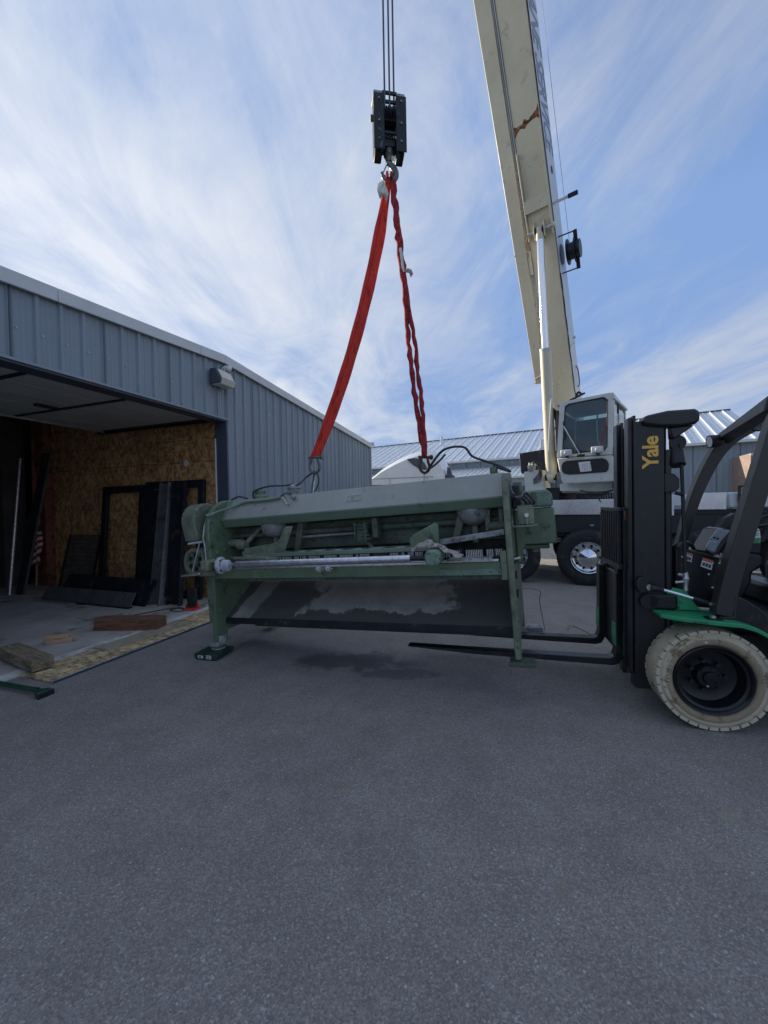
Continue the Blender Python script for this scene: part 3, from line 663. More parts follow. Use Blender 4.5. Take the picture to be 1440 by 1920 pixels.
# ------------------------------------------------------------------ back building
D = Frame((8.4, 24, 0), (.866, -.5, 0), (.5, .866, 0))
bb = thing('long_metal_building', D, 'long grey building with a bright ribbed metal roof standing behind the crane truck', 'building')
A0, A1, EZ, RZ, RD = -17.0, 11.1, 4.55, 7.02, 5.9
pw = .914; k = 0; first = None
a_ = A0
while a_ < A1-.01:
    b_ = min(a_+pw, A1)
    if b_-a_ > pw-.01 and first:
        o = inst(first, bb, Matrix.Translation((a_, 0, 0)))
    else:
        o = clad(.002, b_-a_-.002, .02, lambda s: EZ-.05, bb, M['siding'], 'wall_panel', 0.0, base=.06)
        o.matrix_local = Matrix.Translation((a_, 0, 0))
        if not first: first = o
    a_ = b_
sl_ = math.atan2(RZ-EZ, RD); RL = math.hypot(RZ-EZ, RD)+.3
rp = None; a_ = A0-.2; RW = .61
while a_ < A1+.2-.01:
    b_ = min(a_+RW, A1+.2)
    mtx = Matrix.Translation((a_, -.28, EZ-.28*math.tan(sl_)+.02)) @ Matrix.Rotation(sl_, 4, 'X')
    if rp and b_-a_ > RW-.01: inst(rp, bb, mtx)
    else:
        wdt = b_-a_-.003; pts = [(0, 0), (.02, .0), (.03, .065), (.075, .065), (.085, 0), (wdt/2-.03, 0), (wdt/2-.02, .03), (wdt/2+.02, .03), (wdt/2+.03, 0), (wdt, 0), (wdt, -.05), (0, -.05)]
        o = MB().prism([(p[0], p[1]) for p in pts], 1, 0, RL).build('roof_panel', M['roofmetal'], bb, smooth=0); o.matrix_local = mtx
        if not rp: rp = o
    a_ = b_
MB().hexa([(A0-.2, RD-.02, RZ-.08), (A1+.2, RD-.02, RZ-.08), (A1+.2, RD+.02, RZ+.03), (A0-.2, RD+.02, RZ+.03)], [(A0-.2, 2*RD, EZ-.06), (A1+.2, 2*RD, EZ-.06), (A1+.2, 2*RD, EZ), (A0-.2, 2*RD, EZ)]).build('rear_roof', M['roofmetal'], bb, smooth=0)
MB().prism([(.06, .02), (2*RD-.1, .02), (2*RD-.1, EZ-.1), (RD, RZ-.12), (.06, EZ-.1)], 0, A1-.08, A1-.02).build('gable_wall', M['siding'], bb)
MB().prism([(.06, .02), (2*RD-.1, .02), (2*RD-.1, EZ-.1), (RD, RZ-.12), (.06, EZ-.1)], 0, A0+.02, A0+.08).build('gable_wall', M['siding'], bb)
MB().box(A0-.2, A1+.2, -.36, -.285, EZ-.22, EZ-.09).build('eave_gutter', M['fascia'], bb, bevel=.01)
MB().box(A0-.2, A1+.2, RD-.12, RD+.12, RZ-.02, RZ+.07).build('ridge_cap', M['trim_dark'], bb, bevel=.02)
def rooft(x, d0, d1): return EZ+(RZ-EZ)*d0/RD
for x, d in ((-6.9, 4.9), (1.25, 1.2)):
    MB().box(x-.10, x+.10, d-.10, d+.10, EZ+(RZ-EZ)*d/RD-.1, EZ+(RZ-EZ)*d/RD+.55).build('roof_vent', M['fascia'], bb, bevel=.02)
# low lean-to in front of the long building, left of the crane
LT = Frame(D.o+D.ax[1]*(-3.0), D.ax[0], D.ax[1])
lt = thing('lean_to_shed', LT, 'low shed with a pale sheet metal roof between the white truck and the crane', 'shed')
MB().hexa([(-16, 0, 3.02), (2.2, 0, 3.02), (2.2, 0, 3.1), (-16, 0, 3.1)], [(-16, 2.9, 3.86), (2.2, 2.9, 3.86), (2.2, 2.9, 3.94), (-16, 2.9, 3.94)]).build('roof', M['roofmetal'], lt, smooth=0)
m_ = None
for i in range(59):
    mtx = Matrix.Translation((-15.8+i*.305, 0, 0))
    if m_: inst(m_, lt, mtx)
    else:
        m_ = MB().bar((0, 0.01, 3.12), (0, 2.88, 3.96), .05, .03).build('roof_rib', M['roofmetal'], lt); m_.matrix_local = mtx
MB().box(-15.9, 2.1, .12, .2, 2.55, 3.0).build('upper_wall', M['siding'], lt)
MB().box(-16, 2.2, -.05, .02, 2.98, 3.08).build('front_gutter', M['fascia'], lt, bevel=.01)
for a_, b_ in ((-15.8, -9), (-8.9, -3.2), (-3.1, 2.0)): MB().box(a_, b_, .12, .18, .02, 2.54).build('door_leaf', M['trim_dark' if a_ > -9 else 'siding'], lt)
# brown unit by the right edge
p = atY(1407, 905, 17.0); fr = Frame((p.x, p.y, 0), (.90, -.436, 0), (.436, .90, 0))
t = thing('brown_container', fr, 'brown panelled container behind the forklift pillar near the right edge', 'container')
MB().box(0, 3.2, 0, 2.2, .25, 3.62).build('body', M['brown'], t, bevel=.02)
for z in (2.35, 2.9, 3.5): MB().box(-.02, 3.22, -.05, -.001, z, z+.09).build('rail', M['galv'], t, bevel=.01)
MB().box(.75, .86, -.1, -.055, .3, 3.6).build('corner_post', M['wood_light'], t, bevel=.01)
MB().box(0.02, 3.18, -.03, -.001, 2.75, 2.88).build('dark_strip', M['black'], t)  # dark horizontal line across the brown panels

# ------------------------------------------------------------------ white sleeper truck
S = Frame((1.2, 15, 0), (.95, -.31, 0), (.31, .95, 0))
t = thing('sleeper_truck', S, 'white highway truck with a rounded sleeper roof behind the green machine', 'truck')
roofc = [(-3.1, 1.9), (-2.6, 2.25), (-1.87, 2.79), (-1.35, 3.18), (-.78, 3.48), (-.25, 3.68), (.3, 3.79), (.62, 3.78), (.82, 3.66), (.98, 3.42), (1.12, 3.10), (1.2, 2.72)]
# loft: the roof is crowned across the truck
vs = []; NB = 10
for (a_, z) in roofc:
    for j in range(NB+1):
        y = 2.4*j/NB; e = abs(2*j/NB-1); crown = (e**4)*min(.28, .12+.1*(z-1.9))
        vs.append((a_, y+(.03 if j == 0 else -.03 if j == NB else 0), z-crown))
na = len(roofc)
fs = [(i*(NB+1)+j, (i+1)*(NB+1)+j, (i+1)*(NB+1)+j+1, i*(NB+1)+j+1) for i in range(na-1) for j in range(NB)]
bl = len(vs)
for (a_, z) in roofc: vs += [(a_, 0.0, 1.2), (a_, 2.4, 1.2)]
for i in range(na-1):
    fs += [(i*(NB+1), bl+2*i, bl+2*i+2, (i+1)*(NB+1)), (i*(NB+1)+NB, (i+1)*(NB+1)+NB, bl+2*i+3, bl+2*i+1), (bl+2*i, bl+2*i+1, bl+2*i+3, bl+2*i+2)]
fs += [tuple([j for j in range(NB+1)]+[bl+1, bl]), tuple([(na-1)*(NB+1)+j for j in range(NB, -1, -1)]+[bl+2*na-2, bl+2*na-1])]
MB().add(vs, fs).build('sleeper_cab', M['semi'], t, smooth=50)
sw = [(-.27, 3.40), (.0, 3.42), (.25, 3.38), (.42, 3.2), (.52, 2.98), (.40, 2.94), (.2, 3.0), (-.02, 3.14), (-.2, 3.3)]
MB().prism(sw, 1, -.012, .03).build('sleeper_window', M['semi_dark'], t)
MB().box(-2.4, 1.19, -.006, .0, 2.66, 2.675).build('body_seam', M['semi_dark'], t)
MB().box(-1.0, -.985, -.006, .0, 1.3, 2.66).build('door_seam', M['semi_dark'], t)
MB().box(.50, .512, -.006, .0, 1.3, 2.66).build('panel_seam', M['semi_dark'], t)
MB().prism(rrect(-1.95, -1.15, 1.85, 2.42, .08), 1, -.012, .03).build('door_window', M['semi_dark'], t)
MB().prism(rrect(-.55, .32, 1.4, 2.55, .08), 1, -.012, .01).build('access_door', M['semi'], t, bevel=.006)
MB().prism([(1.22, 2.72), (1.24, 3.05), (1.36, 3.0), (1.42, 2.72)], 1, .3, .5).build('exhaust_cover', M['semi_dark'], t, bevel=.02)
MB().box(.75, 1.20, -.05, -.012, 2.30, 2.72).build('fairing_plate', M['semi'], t, bevel=.02)
MB().box(1.205, 1.5, -.05, .6, 2.30, 2.71).build('headache_rack', M['trim_dark'], t, bevel=.02)
MB().prism([(-4.9, 1.0), (-3.1, 1.0), (-3.1, 1.85), (-4.6, 1.6), (-4.95, 1.3)], 1, .2, 2.2).build('hood', M['semi'], t, bevel=.08)
MB().box(-4.8, 4.2, .5, 1.9, .75, 1.0).build('chassis', M['black'], t)
for a_ in (-4.0, 2.2, 3.4):
    for y in (.0, 2.1):
        w_ = MB().lathe([(.26, 0), (.40, -.01), (.49, .02), (.52, .06), (.52, .24), (.49, .28), (.3, .29)], (a_, y, .52), (0, 1, 0), 28, True).build('wheel', M['rubber'], t)
        MB().lathe([(.001, .06), (.1, .03), (.2, .1), (.26, .03), (.27, .0)], (a_, y, .52), (0, 1, 0), 20, False, False).build('rim', M['chrome'], w_)
# ------------------------------------------------------------------ green plate shear (frame: u along, v away, w up)
MF = Frame((-1.87, 4.17, .09), (2.92, -1.14, .20), (.364, .931, 0))
mc = thing('plate_shear', MF, 'long green metal cutting machine hanging from two red slings above the asphalt', 'metal shear')
def arc(cx, cy, r, a0, a1, n=6): return [(cx+r*math.cos(rad(a0+(a1-a0)*k/n)), cy+r*math.sin(rad(a0+(a1-a0)*k/n))) for k in range(n+1)]
side = [(.0, .05), (.15, .05), (.17, .14), (.80, .14), (.84, .02), (1.02, .02), (1.02, 1.25), (.85, 1.52), (.62, 1.60)] + arc(.32, 1.27, .33, 90, 180, 8) + [(-.005, 1.0), (-.005, .84), (.02, .80)]
MB().prism(side, 0, -.02, .04).build('side_plate', M['green'], mc, bevel=.010)
side2 = [(.02, .05), (.13, .05), (.17, .16), (1.0, .16), (1.03, .02), (1.16, .02), (1.10, 1.25), (.85, 1.52), (.62, 1.60), (.14, 1.565), (.05, 1.50), (.0, 1.28), (-.01, 1.0), (-.01, .60), (.01, .3)]
MB().prism(side2, 0, 3.115, 3.165).build('side_plate', M['green_dirty'], mc, bevel=.012)
for u0 in (-.075,):
    MB().box(u0, u0+.14, -.02, .17, .0, .049).build('foot', M['cast'], mc, bevel=.008)
MB().cyl((.03, .08, .03), (.03, .08, .11), .06, 16).build('foot_boss', M['cast'], mc)
MB().box(-.07, .09, .84, 1.02, -.03, .019).build('foot', M['cast'], mc, bevel=.008)
MB().box(3.07, 3.27, -.02, .12, .012, .045).build('foot_plate', M['green_dark'], mc, bevel=.006)
MB().box(3.10, 3.34, 1.02, 1.16, -.03, .019).build('foot', M['cast'], mc, bevel=.008)
# left flange strip and bolts on the outer plate
MB().box(-.085, -.022, .03, .10, .25, .98).build('edge_rail', M['green_dirty'], mc, bevel=.006)
MB().box(-.10, .13, -.06, .10, .78, .84).build('ledge', M['green_dirty'], mc, bevel=.006)
for (v, z) in ((.09, 1.02), (.20, 1.03), (.035, .94), (.07, .38), (.52, 1.0), (.30, .93)):
    MB().lathe([(.022, 0), (.022, .012), (.012, .02), (.001, .021)], (.041, v, z), (1, 0, 0), 8).build('bolt', M['green_dirty'], mc)
# crown beam: grey-green sloping face above an undercut face
pb = [(.30, 1.585), (.165, 1.368), (.225, 1.283), (.50, 1.283), (.50, 1.585)]
MB().prism(pb, 0, .042, 3.112).build('crown_beam', M['beam'], mc, bevel=.008)
def onbeam(u, k, off=.004):
    """point on the sloping face, k = 0 bottom .. 1 top"""
    v = .165+(.30-.165)*k; z = 1.368+(1.585-1.368)*k
    n = Vector((0, -(1.585-1.368), (.30-.165))).normalized()
    return Vector((u, v, z))+n*off
ux = Vector((1, 0, 0)); up_ = (onbeam(0, 1, 0)-onbeam(0, 0, 0)).normalized()
m_ = MB(); u0 = 1.60
def seg(pts, r):
    for i in range(len(pts)-1): m_.tube([onbeam(u0+pts[i][0], pts[i][1], .0065), onbeam(u0+pts[i+1][0], pts[i+1][1], .0065)], r, 5)
seg(((0, .38), (.02, .66), (.19, .66), (.17, .38), (0, .38)), .0032)
seg(((.012, .43), (.028, .61), (.172, .61), (.158, .43), (.012, .43)), .0016)
m_.build('stamped_mark', M['spring'], mc)
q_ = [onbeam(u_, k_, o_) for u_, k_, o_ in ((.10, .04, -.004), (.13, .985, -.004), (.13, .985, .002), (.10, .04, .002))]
MB().hexa(q_, [Vector((3.105, q.y, q.z)) for q in q_]).build('crown_sheen_skin', M['dusty_sheen'], mc)  # added thin skin; sky sheen and dust are put into its colour
for u, k, r in ((1.30, .52, .010), (2.02, .55, .006), (2.5, .4, .005), (2.2, .9, .004)):
    MB().cyl(onbeam(u, k, -.002), onbeam(u, k, .0015), r, 10).build('drill_hole', M['black'], mc)
# grey conduit lying over the left end, frayed wires at its end
MB().tube(smoothpath([(.045, .02, 1.43), (.09, .08, 1.465)]+[tuple(onbeam(u, k, .022)) for u, k in ((.22, .66), (.36, .80), (.55, .80), (.72, .82), (.80, .86))], 5), .014, 8).build('conduit', M['beam'], mc)
MB().cyl((.02, .0, 1.425), (.07, .055, 1.45), .022, 10).build('conduit_fitting', M['cast'], mc)
MB().sph(onbeam(.98, .80, .03), .028, 10, 6).build('conduit_box', M['cast'], mc)
for i, (c, pts) in enumerate((('wire_red', ((.80, .86), (.84, 1.0), (.82, 1.1))), ('tag_white', ((.82, .86), (.88, .7), (.93, .45))), ('wire_black', ((.82, .86), (.90, 1.0), (.98, .85))), ('wood_light', ((.84, .8), (.90, .6), (.94, .5))), ('wire_grey', ((.9, .95), (.95, .9), (1.0, .85))))):
    MB().tube(smoothpath([onbeam(u, k, .02+.01*(i % 3)) for u, k in pts], 5), .006, 5).build('loose_wire', M[c], mc)
# recess behind and under the crown beam
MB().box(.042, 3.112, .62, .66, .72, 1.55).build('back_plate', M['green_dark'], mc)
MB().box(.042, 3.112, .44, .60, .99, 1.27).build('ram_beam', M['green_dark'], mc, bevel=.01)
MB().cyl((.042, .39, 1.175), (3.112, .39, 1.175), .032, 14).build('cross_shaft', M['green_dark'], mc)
MB().cyl((.9, .38, 1.12), (1.7, .38, 1.13), .014, 10).build('guide_rod', M['cast'], mc)
MB().cyl((.042, .30, 1.10), (.22, .30, 1.10), .045, 14).build('shaft_end', M['green_dirty'], mc, bevel=.004)
MB().bar((.20, .33, 1.05), (.42, .40, 1.26), .07, .05).build('link_arm', M['green_dirty'], mc, bevel=.01)
MB().cyl((.16, .30, 1.07), (.27, .30, 1.07), .055, 14).build('link_arm', M['green_dirty'], mc, bevel=.006)
MB().cyl((2.95, .33, 1.12), (3.112, .33, 1.12), .045, 14).build('shaft_end', M['green_dirty'], mc, bevel=.004)
MB().box(2.93, 2.98, .30, .38, 1.08, 1.28).build('hanger', M['green_dirty'], mc, bevel=.008)
MB().box(3.05, 3.09, .30, .38, 1.15, 1.28).build('hanger', M['green_dirty'], mc, bevel=.008)
for uc in (.625, 2.83):
    MB().lathe([(.001, -.155), (.05, -.15), (.10, -.128), (.14, -.085), (.158, -.03), (.162, .03)], (uc, .38, 1.285), (0, 0, 1), 28).build('air_cylinder', M['cast'], mc, smooth=60)
    MB().cyl((uc, .38, .98), (uc, .38, 1.14), .03, 10).build('piston_rod', M['green_dirty'], mc)
for (u0, v0) in ((.86, .42), (2.60, .42)):
    MB().hexa([(u0, v0-.06, .98), (u0+.07, v0-.06, .98), (u0+.07, v0+.06, .98), (u0, v0+.06, .98)], [(u0+.10, v0-.10, 1.282), (u0+.17, v0-.10, 1.282), (u0+.17, v0+.04, 1.282), (u0+.10, v0+.04, 1.282)]).build('bracket', M['green_dirty'], mc, bevel=.006)
# little adjuster in the middle
MB().hexa([(1.66, .26, 1.16), (1.70, .26, 1.16), (1.70, .32, 1.16), (1.66, .32, 1.16)], [(1.82, .26, .98), (1.86, .26, .98), (1.86, .32, .98), (1.82, .32, .98)]).build('lever', M['green_dark'], mc, bevel=.006)
m_ = MB()
for k in range(5): m_.box(1.70+.012*k, 1.80+.012*k, .20, .25, 1.22-.035*k-.012, 1.22-.035*k)
m_.box(1.69, 1.705, .19, .255, 1.08, 1.24); m_.box(1.80, 1.815, .19, .255, 1.04, 1.24)
m_.box(1.706, 1.799, .215, .25, 1.05, 1.22)
m_.build('counter_block', M['green_dark'], mc, bevel=.003)
MB().box(1.86, 1.92, .24, .34, 1.08, 1.27).build('bracket', M['green_dark'], mc, bevel=.01)
# hold-down arms, bent plates at both ends of the table
MB().prism([(.36, .93), (.34, 1.0), (.40, 1.045), (.82, 1.09), (.86, 1.14), (.93, 1.25), (1.02, 1.25), (.93, 1.05), (.90, .99), (.6, .96)], 1, .13, .155).build('guard_arm', M['green_dirty'], mc, bevel=.008)
MB().prism([(2.28, .98), (2.275, 1.06), (2.32, 1.10), (2.52, 1.19), (2.55, 1.18), (2.55, 1.0), (2.45, .975)], 1, .11, .13).build('guard_arm', M['green'], mc, bevel=.008)
MB().prism([(2.50, .98), (2.52, 1.035), (3.1, 1.10), (3.1, 1.05)], 1, .16, .18).build('side_gauge', M['cast'], mc, bevel=.006)
# hold-down shelf with worn top
MB().box(.50, 2.56, .09, .34, .945, .985).build('shelf', M['beam'], mc, bevel=.006)
for i in range(9):
    uu = .62+i*.22+random.uniform(-.03, .03); MB().prism([(uu+.07*math.cos(q*.7)*(1.2), .21+.06*math.sin(q*.7)) for q in range(9)], 2, .9855, .989).build('bare_spot', M['bar_steel'] if i % 3 else M['spring'], mc)
MB().box(.42, .50, .09, .30, .93, .97).build('shelf_end', M['cast'], mc, bevel=.006)
MB().cyl((.30, .06, .945), (.92, .12, .93), .022, 10).build('shelf_rod', M['green_dirty'], mc)
# row of hold-down spring pins
m_ = MB()
for gi in range(14):
    if gi == 7: continue
    for k in range(10):
        u = .72+gi*.172+k*.0142
        if u < 3.08 and random.random() < .93:
            h_ = .025*(random.random() < .2)
            m_.box(u, u+.0055, .066, .073, .885+h_*.3, .943)
m_.build('spring_pins', M['spring'], mc, kind='stuff')
for gi in range(14):
    MB().box(.705+gi*.172, .86+gi*.172, .095, .20, .87, .943).build('holddown_block', M['black_steel'], mc, bevel=.004)
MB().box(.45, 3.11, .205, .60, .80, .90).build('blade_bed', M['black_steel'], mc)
# lower bed: front apron, table edge and ledge
MB().box(.042, 3.06, .02, .06, .735, .845).build('apron', M['green'], mc, bevel=.006)
MB().box(2.55, 3.06, .012, .018, .742, .79).build('worn_strip', M['chipgreen'], mc)
MB().box(.35, 3.05, .01, .20, .848, .868).build('table_edge', M['bar_steel'], mc, bevel=.004)
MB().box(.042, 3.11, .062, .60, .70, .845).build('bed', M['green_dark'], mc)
MB().box(3.062, 3.112, .0, .10, .70, .93).build('bed_end', M['green_dirty'], mc, bevel=.006)
# chute: sloping sheet with a folded lip
MB().hexa([(.045, .155, .275), (3.11, .155, .275), (3.11, .165, .262), (.045, .165, .262)], [(.045, .72, .66), (3.11, .72, .66), (3.11, .73, .647), (.045, .73, .647)]).build('chute', M['chute'], mc, smooth=0)
MB().box(.045, 3.11, .14, .154, .215, .282).build('chute_lip', M['black_steel'], mc, bevel=.004)
MB().box(.045, 3.11, .56, .60, .14, .20).build('tie_bar', M['black_steel'], mc)
MB().hexa([(.045, .6, .05), (3.11, .6, .05), (3.11, .63, .05), (.045, .63, .05)], [(.045, .72, .64), (3.11, .72, .64), (3.11, .75, .64), (.045, .75, .64)]).build('rear_panel', M['dark_wall'], mc)
# gauge bar on the front with its blocks
MB().cyl((.52, -.15, .912), (2.36, -.15, .916), .031, 20).build('gauge_bar', M['bar_steel'], mc)
MB().cyl((.40, -.15, .912), (.52, -.15, .912), .016, 12).build('gauge_bar_neck', M['bar_steel'], mc)
MB().cyl((2.36, -.15, .916), (2.50, -.15, .914), .018, 12).build('gauge_bar_neck', M['black_steel'], mc)
c = Vector((.345, -.15, .912))
MB().prism([(-.15+.075*math.cos(q*math.pi/8)*(.8 if math.cos(q*math.pi/8) > 0 else 1), .905+.088*math.sin(q*math.pi/8)) for q in range(16)], 0, .30, .345).build('clamp_plate', M['white_worn'], mc, bevel=.010)
MB().prism([(-.15+.045*math.cos(q*math.pi/6), .90+.062*math.sin(q*math.pi/6)) for q in range(12)], 0, .345, .43).build('clamp_boss', M['white_worn'], mc, bevel=.012)
for z in (.955, .915, .855): MB().cyl((.345, -.185, z), (.348, -.185, z), .011, 10).build('clamp_hole', M['black'], mc)
for z in (.935, .875): MB().cyl((.29, -.225, z), (.302, -.228, z), .012, 10).build('clamp_hole', M['black'], mc)
MB().cyl((.18, -.12, .92), (.30, -.15, .915), .035, 14).build('clamp_shaft', M['green_dirty'], mc)
MB().box(.09, .205, -.21, -.07, .85, .965).build('left_block', M['green_dirty'], mc, bevel=.022)
MB().box(.10, .20, -.07, -.03, .86, .95).build('block_arm', M['green_dirty'], mc, bevel=.006)
MB().prism([(2.50, .88), (2.50, .955), (2.525, .985), (2.60, .985), (2.625, .955), (2.625, .885), (2.595, .855), (2.53, .855)], 1, -.23, -.08).build('right_block', M['chipgreen'], mc, bevel=.016)
MB().box(2.53, 2.60, -.08, .10, .88, .95).build('block_arm', M['green_dirty'], mc, bevel=.006)
MB().box(.28, 2.5, -.045, -.035, .845, .862).build('drip_rail', M['bar_steel'], mc, bevel=.003)
# roller pair below the bar
for u in (1.39, 1.49): MB().cyl((u, -.05, .828), (u+.045, -.05, .828), .026, 16).build('roller', M['white_worn'], mc, bevel=.004)
MB().cyl((1.36, -.05, .828), (1.56, -.05, .828), .010, 8).build('roller_pin', M['cast'], mc)
MB().box(1.445, 1.465, -.05, .012, .81, .845).build('roller_bracket', M['cast'], mc)
MB().hexa([(2.625, -.02, .862), (3.0, -.02, .862), (3.0, .10, .868), (2.625, .10, .868)], [(2.64, -.01, .882), (3.0, -.01, .882), (3.0, .10, .885), (2.64, .10, .885)]).build('wear_plate', M['cast'], mc, bevel=.003)
# left outer side: brake drum, motor flywheel and levers
MB().prism([(-.02+.0, 1.16)]+[(p[0], p[1]) for p in arc(.14, 1.38, .20, 180, 20, 10)]+[(.34, 1.2), (.1, 1.15)], 0, -.30, -.11).build('drum_guard', M['green_dirty'], mc, bevel=.012)
MB().cyl((-.11, .15, 1.33), (-.02, .15, 1.33), .06, 14).build('drum_shaft', M['green_dark'], mc)
MB().lathe([(.001, .03), (.04, .03), (.045, .0), (.11, .0), (.12, .03), (.155, .03), (.16, -.02), (.16, -.12)], (-.20, .02, .93), (0, -1, .0), 24).build('flywheel', M['green_dirty'], mc)
for k in range(6):
    a = k*math.pi/3; MB().box(-.02, .02, -.009, .003, .055, .10).build('flywheel_slot', M['black'], mc).matrix_local = Matrix.Translation((-.20, .015-.001, .93)) @ Matrix.Rotation(a, 4, 'Y')
MB().box(-.2, -.02, .05, .2, .85, 1.0).build('motor', M['green_dark'], mc, bevel=.03)
MB().cyl((-.21, -.06, 1.14), (-.05, -.02, 1.15), .012, 10).build('lever', M['white_worn'], mc)
MB().bar((-.06, -.05, 1.14), (-.12, -.12, .83), .018, .012).build('link_rod', M['cast'], mc)
MB().bar((-.26, -.13, .80), (-.02, -.10, .815), .035, .02).build('pedal_bar', M['bar_steel'], mc, bevel=.004)
MB().tube(smoothpath([(-.024, .01, 1.35), (-.03, -.02, 1.2), (-.028, -.01, 1.1), (-.03, .0, .9)], 5), .008, 6).build('edge_tube', M['white_worn'], mc)
MB().lathe([(.02, 0), (.085, .0), (.085, .03), (.06, .05), (.06, .09), (.001, .1)], (.42, .42, 1.586), (0, 0, 1), 18).build('oil_cap', M['green'], mc)
MB().lathe([(.075, 0), (.075, .03), (.06, .035), (.06, .065), (.075, .07), (.075, .09), (.03, .12), (.001, .12)], (.90, .40, 1.586), (0, 0, 1), 18).build('air_valve', M['cast'], mc)
MB().tube(smoothpath([(.40, .32, 1.60), (.42, .32, 1.67), (.60, .34, 1.71), (.80, .36, 1.70), (.90, .40, 1.71)], 6), .010, 6).build('hose', M['wire_black'], mc)
MB().tube(smoothpath([(.10, .30, 1.60), (.2, .32, 1.63), (.3, .34, 1.60)], 4), .010, 6).build('hose', M['wire_black'], mc)
MB().cyl((3.03, .42, 1.585), (3.03, .42, 1.65), .035, 12).build('eye_boss', M['green'], mc, bevel=.004)
# right end: gear housing with control box and a bundle of wires
gb = [(3.168, 1.0), (3.168, 1.34), (3.20, 1.36), (3.49, 1.355), (3.50, 1.26), (3.51, .935), (3.26, .925), (3.19, .80)]
MB().prism([(3.168, .76), (3.168, 1.24), (3.505, 1.25), (3.515, .93), (3.25, .93), (3.215, .87), (3.21, .76)], 1, .47, .95).build('gear_housing', M['green'], mc, bevel=.014)
MB().prism([(3.20, 1.26), (3.20, 1.38), (3.23, 1.41), (3.46, 1.41), (3.50, 1.37), (3.503, 1.256)], 1, .46, .95).build('housing_lid', M['chipgreen'], mc, bevel=.020)
MB().box(3.33, 3.37, .445, .459, 1.262, 1.40).build('lid_rib', M['green_dirty'], mc, bevel=.008)
MB().box(3.215, 3.34, .10, .26, 1.13, 1.285).build('control_box', M['green_dirty'], mc, bevel=.006)
MB().box(3.168, 3.36, .07, .28, 1.112, 1.126).build('control_shelf', M['green_dirty'], mc, bevel=.003)
MB().box(3.168, 3.182, .07, .09, 1.127, 1.20).build('control_bracket', M['green_dirty'], mc)
MB().cyl((3.285, .098, 1.205), (3.285, .07, 1.205), .016, 12).build('knob', M['spring'], mc)
MB().box(3.276, 3.294, .07, .098, 1.13, 1.19).build('switch_lever', M['chipgreen'], mc, bevel=.003)
MB().box(3.17, 3.24, .30, .44, 1.26, 1.46).build('junction', M['black_steel'], mc, bevel=.01)
MB().box(3.19, 3.26, .32, .45, 1.40, 1.49).build('terminal_block', M['green'], mc, bevel=.006)
for i in range(9):
    a_ = random.uniform(-.02, .02)
    MB().tube(smoothpath([(3.175, .10+.03*i*.6, 1.50-.02*i), (3.185+.004*i, .10+a_, 1.42-.01*i), (3.19+.01*i, .12, 1.36+a_), (3.23+.008*i, .15, 1.34+.006*i), (3.27+.01*i, .16+a_, 1.31), (3.275+.008*i, .17, 1.286)], 4), .0055, 5).build('control_wire', M['wire_grey' if i % 3 == 0 else 'wire_black'], mc)
MB().cyl((3.31, .2, 1.286), (3.31, .2, 1.33), .012, 8).build('fitting', M['spring'], mc)
MB().cyl((3.33, .6, .93), (3.33, .6, .85), .04, 12).build('drain_boss', M['green_dirty'], mc)
MB().box(3.22, 3.45, .5, .9, .885, .924).build('housing_base', M['green_dark'], mc, bevel=.01)
for z in (.82, .70, .55): MB().box(3.168, 3.178, .05, .10, z, z+.06).build('slot_plate', M['black'], mc)
MB().cyl((3.166, .05, .86), (3.215, .05, .87), .010, 8).build('pin', M['spring'], mc)

# skate under the left foot
sk = Frame((MF.o.x+.01, MF.o.y-.02, 0), (.97, -.25, 0), (.25, .97, 0))
t = thing('machine_skate', sk, 'small dark green moving skate under the left front foot of the machine', 'machine skate')
MB().prism([(-.15, .025), (-.13, .008), (.10, .008), (.13, .03), (.13, .066), (-.15, .066)], 1, -.14, .14).build('frame', M['skate_green'], t, bevel=.006)
MB().lathe([(.001, 0), (.075, 0), (.075, .012), (.001, .012)], (0, .06, .067), (0, 0, 1), 20).build('turntable', M['cast'], t)
for x in (-.09, .0, .08): MB().cyl((x, -.11, .022), (x, .11, .022), .0215, 12).build('roller', M['black'], t)
MB().box(-.10, -.04, -.1425, -.1405, .022, .05).build('label', M['white'], t)
MB().box(-.09, -.06, -.144, -.1427, .028, .044).build('label_mark', M['greystick'], t)
MB().box(.0, .06, -.1425, -.1405, .018, .056).build('label', M['white'], t)
for k in range(6): MB().box(.006+.018*(k % 3), .018+.018*(k % 3), -.144, -.1427, .022+.017*(k//3), .034+.017*(k//3)).build('label_mark', M['greystick'], t)

# gloves lying behind the right block
def P_(u, v, z): return MF.o+MF.ax[0]*u+MF.ax[1]*v+MF.ax[2]*z
gf = Frame(P_(2.55, -.10, .985), MF.ax[0], MF.ax[1])
t = thing('work_gloves', gf, 'grey work gloves draped over the right end block of the steel bar', 'gloves')
MB().sph((0, .0, .02), .055, 14, 10, (1.3, .9, .45)).build('palm', M['rag'], t)
for (dx, dy, dz, l, an) in ((-.06, -.02, .015, .13, 200), (-.05, .01, .03, .12, 175), (-.02, .03, .05, .10, 150), (.0, -.03, .04, .06, 240)):
    a = rad(an); MB().tube(smoothpath([(dx, dy, dz), (dx+math.cos(a)*l*.5, dy+math.sin(a)*.02, dz+.006), (dx+math.cos(a)*l, dy+math.sin(a)*.04, dz-.03)], 4), [.019]*4+[.018]*3+[.015, .008], 8).build('finger', M['rag'], t)
m_ = MB(); vs = []
for i in range(9):
    for j in range(7):
        vs.append((.03+.025*i, -.06+.025*j+.01*math.sin(i), .035-.012*i-.02*abs(j-3)/3+.012*math.sin(i*1.7+j*1.3)))
MB().add(vs, [(i*7+j, i*7+j+1, (i+1)*7+j+1, (i+1)*7+j) for i in range(8) for j in range(6)]).build('cuff', M['rag'], t)

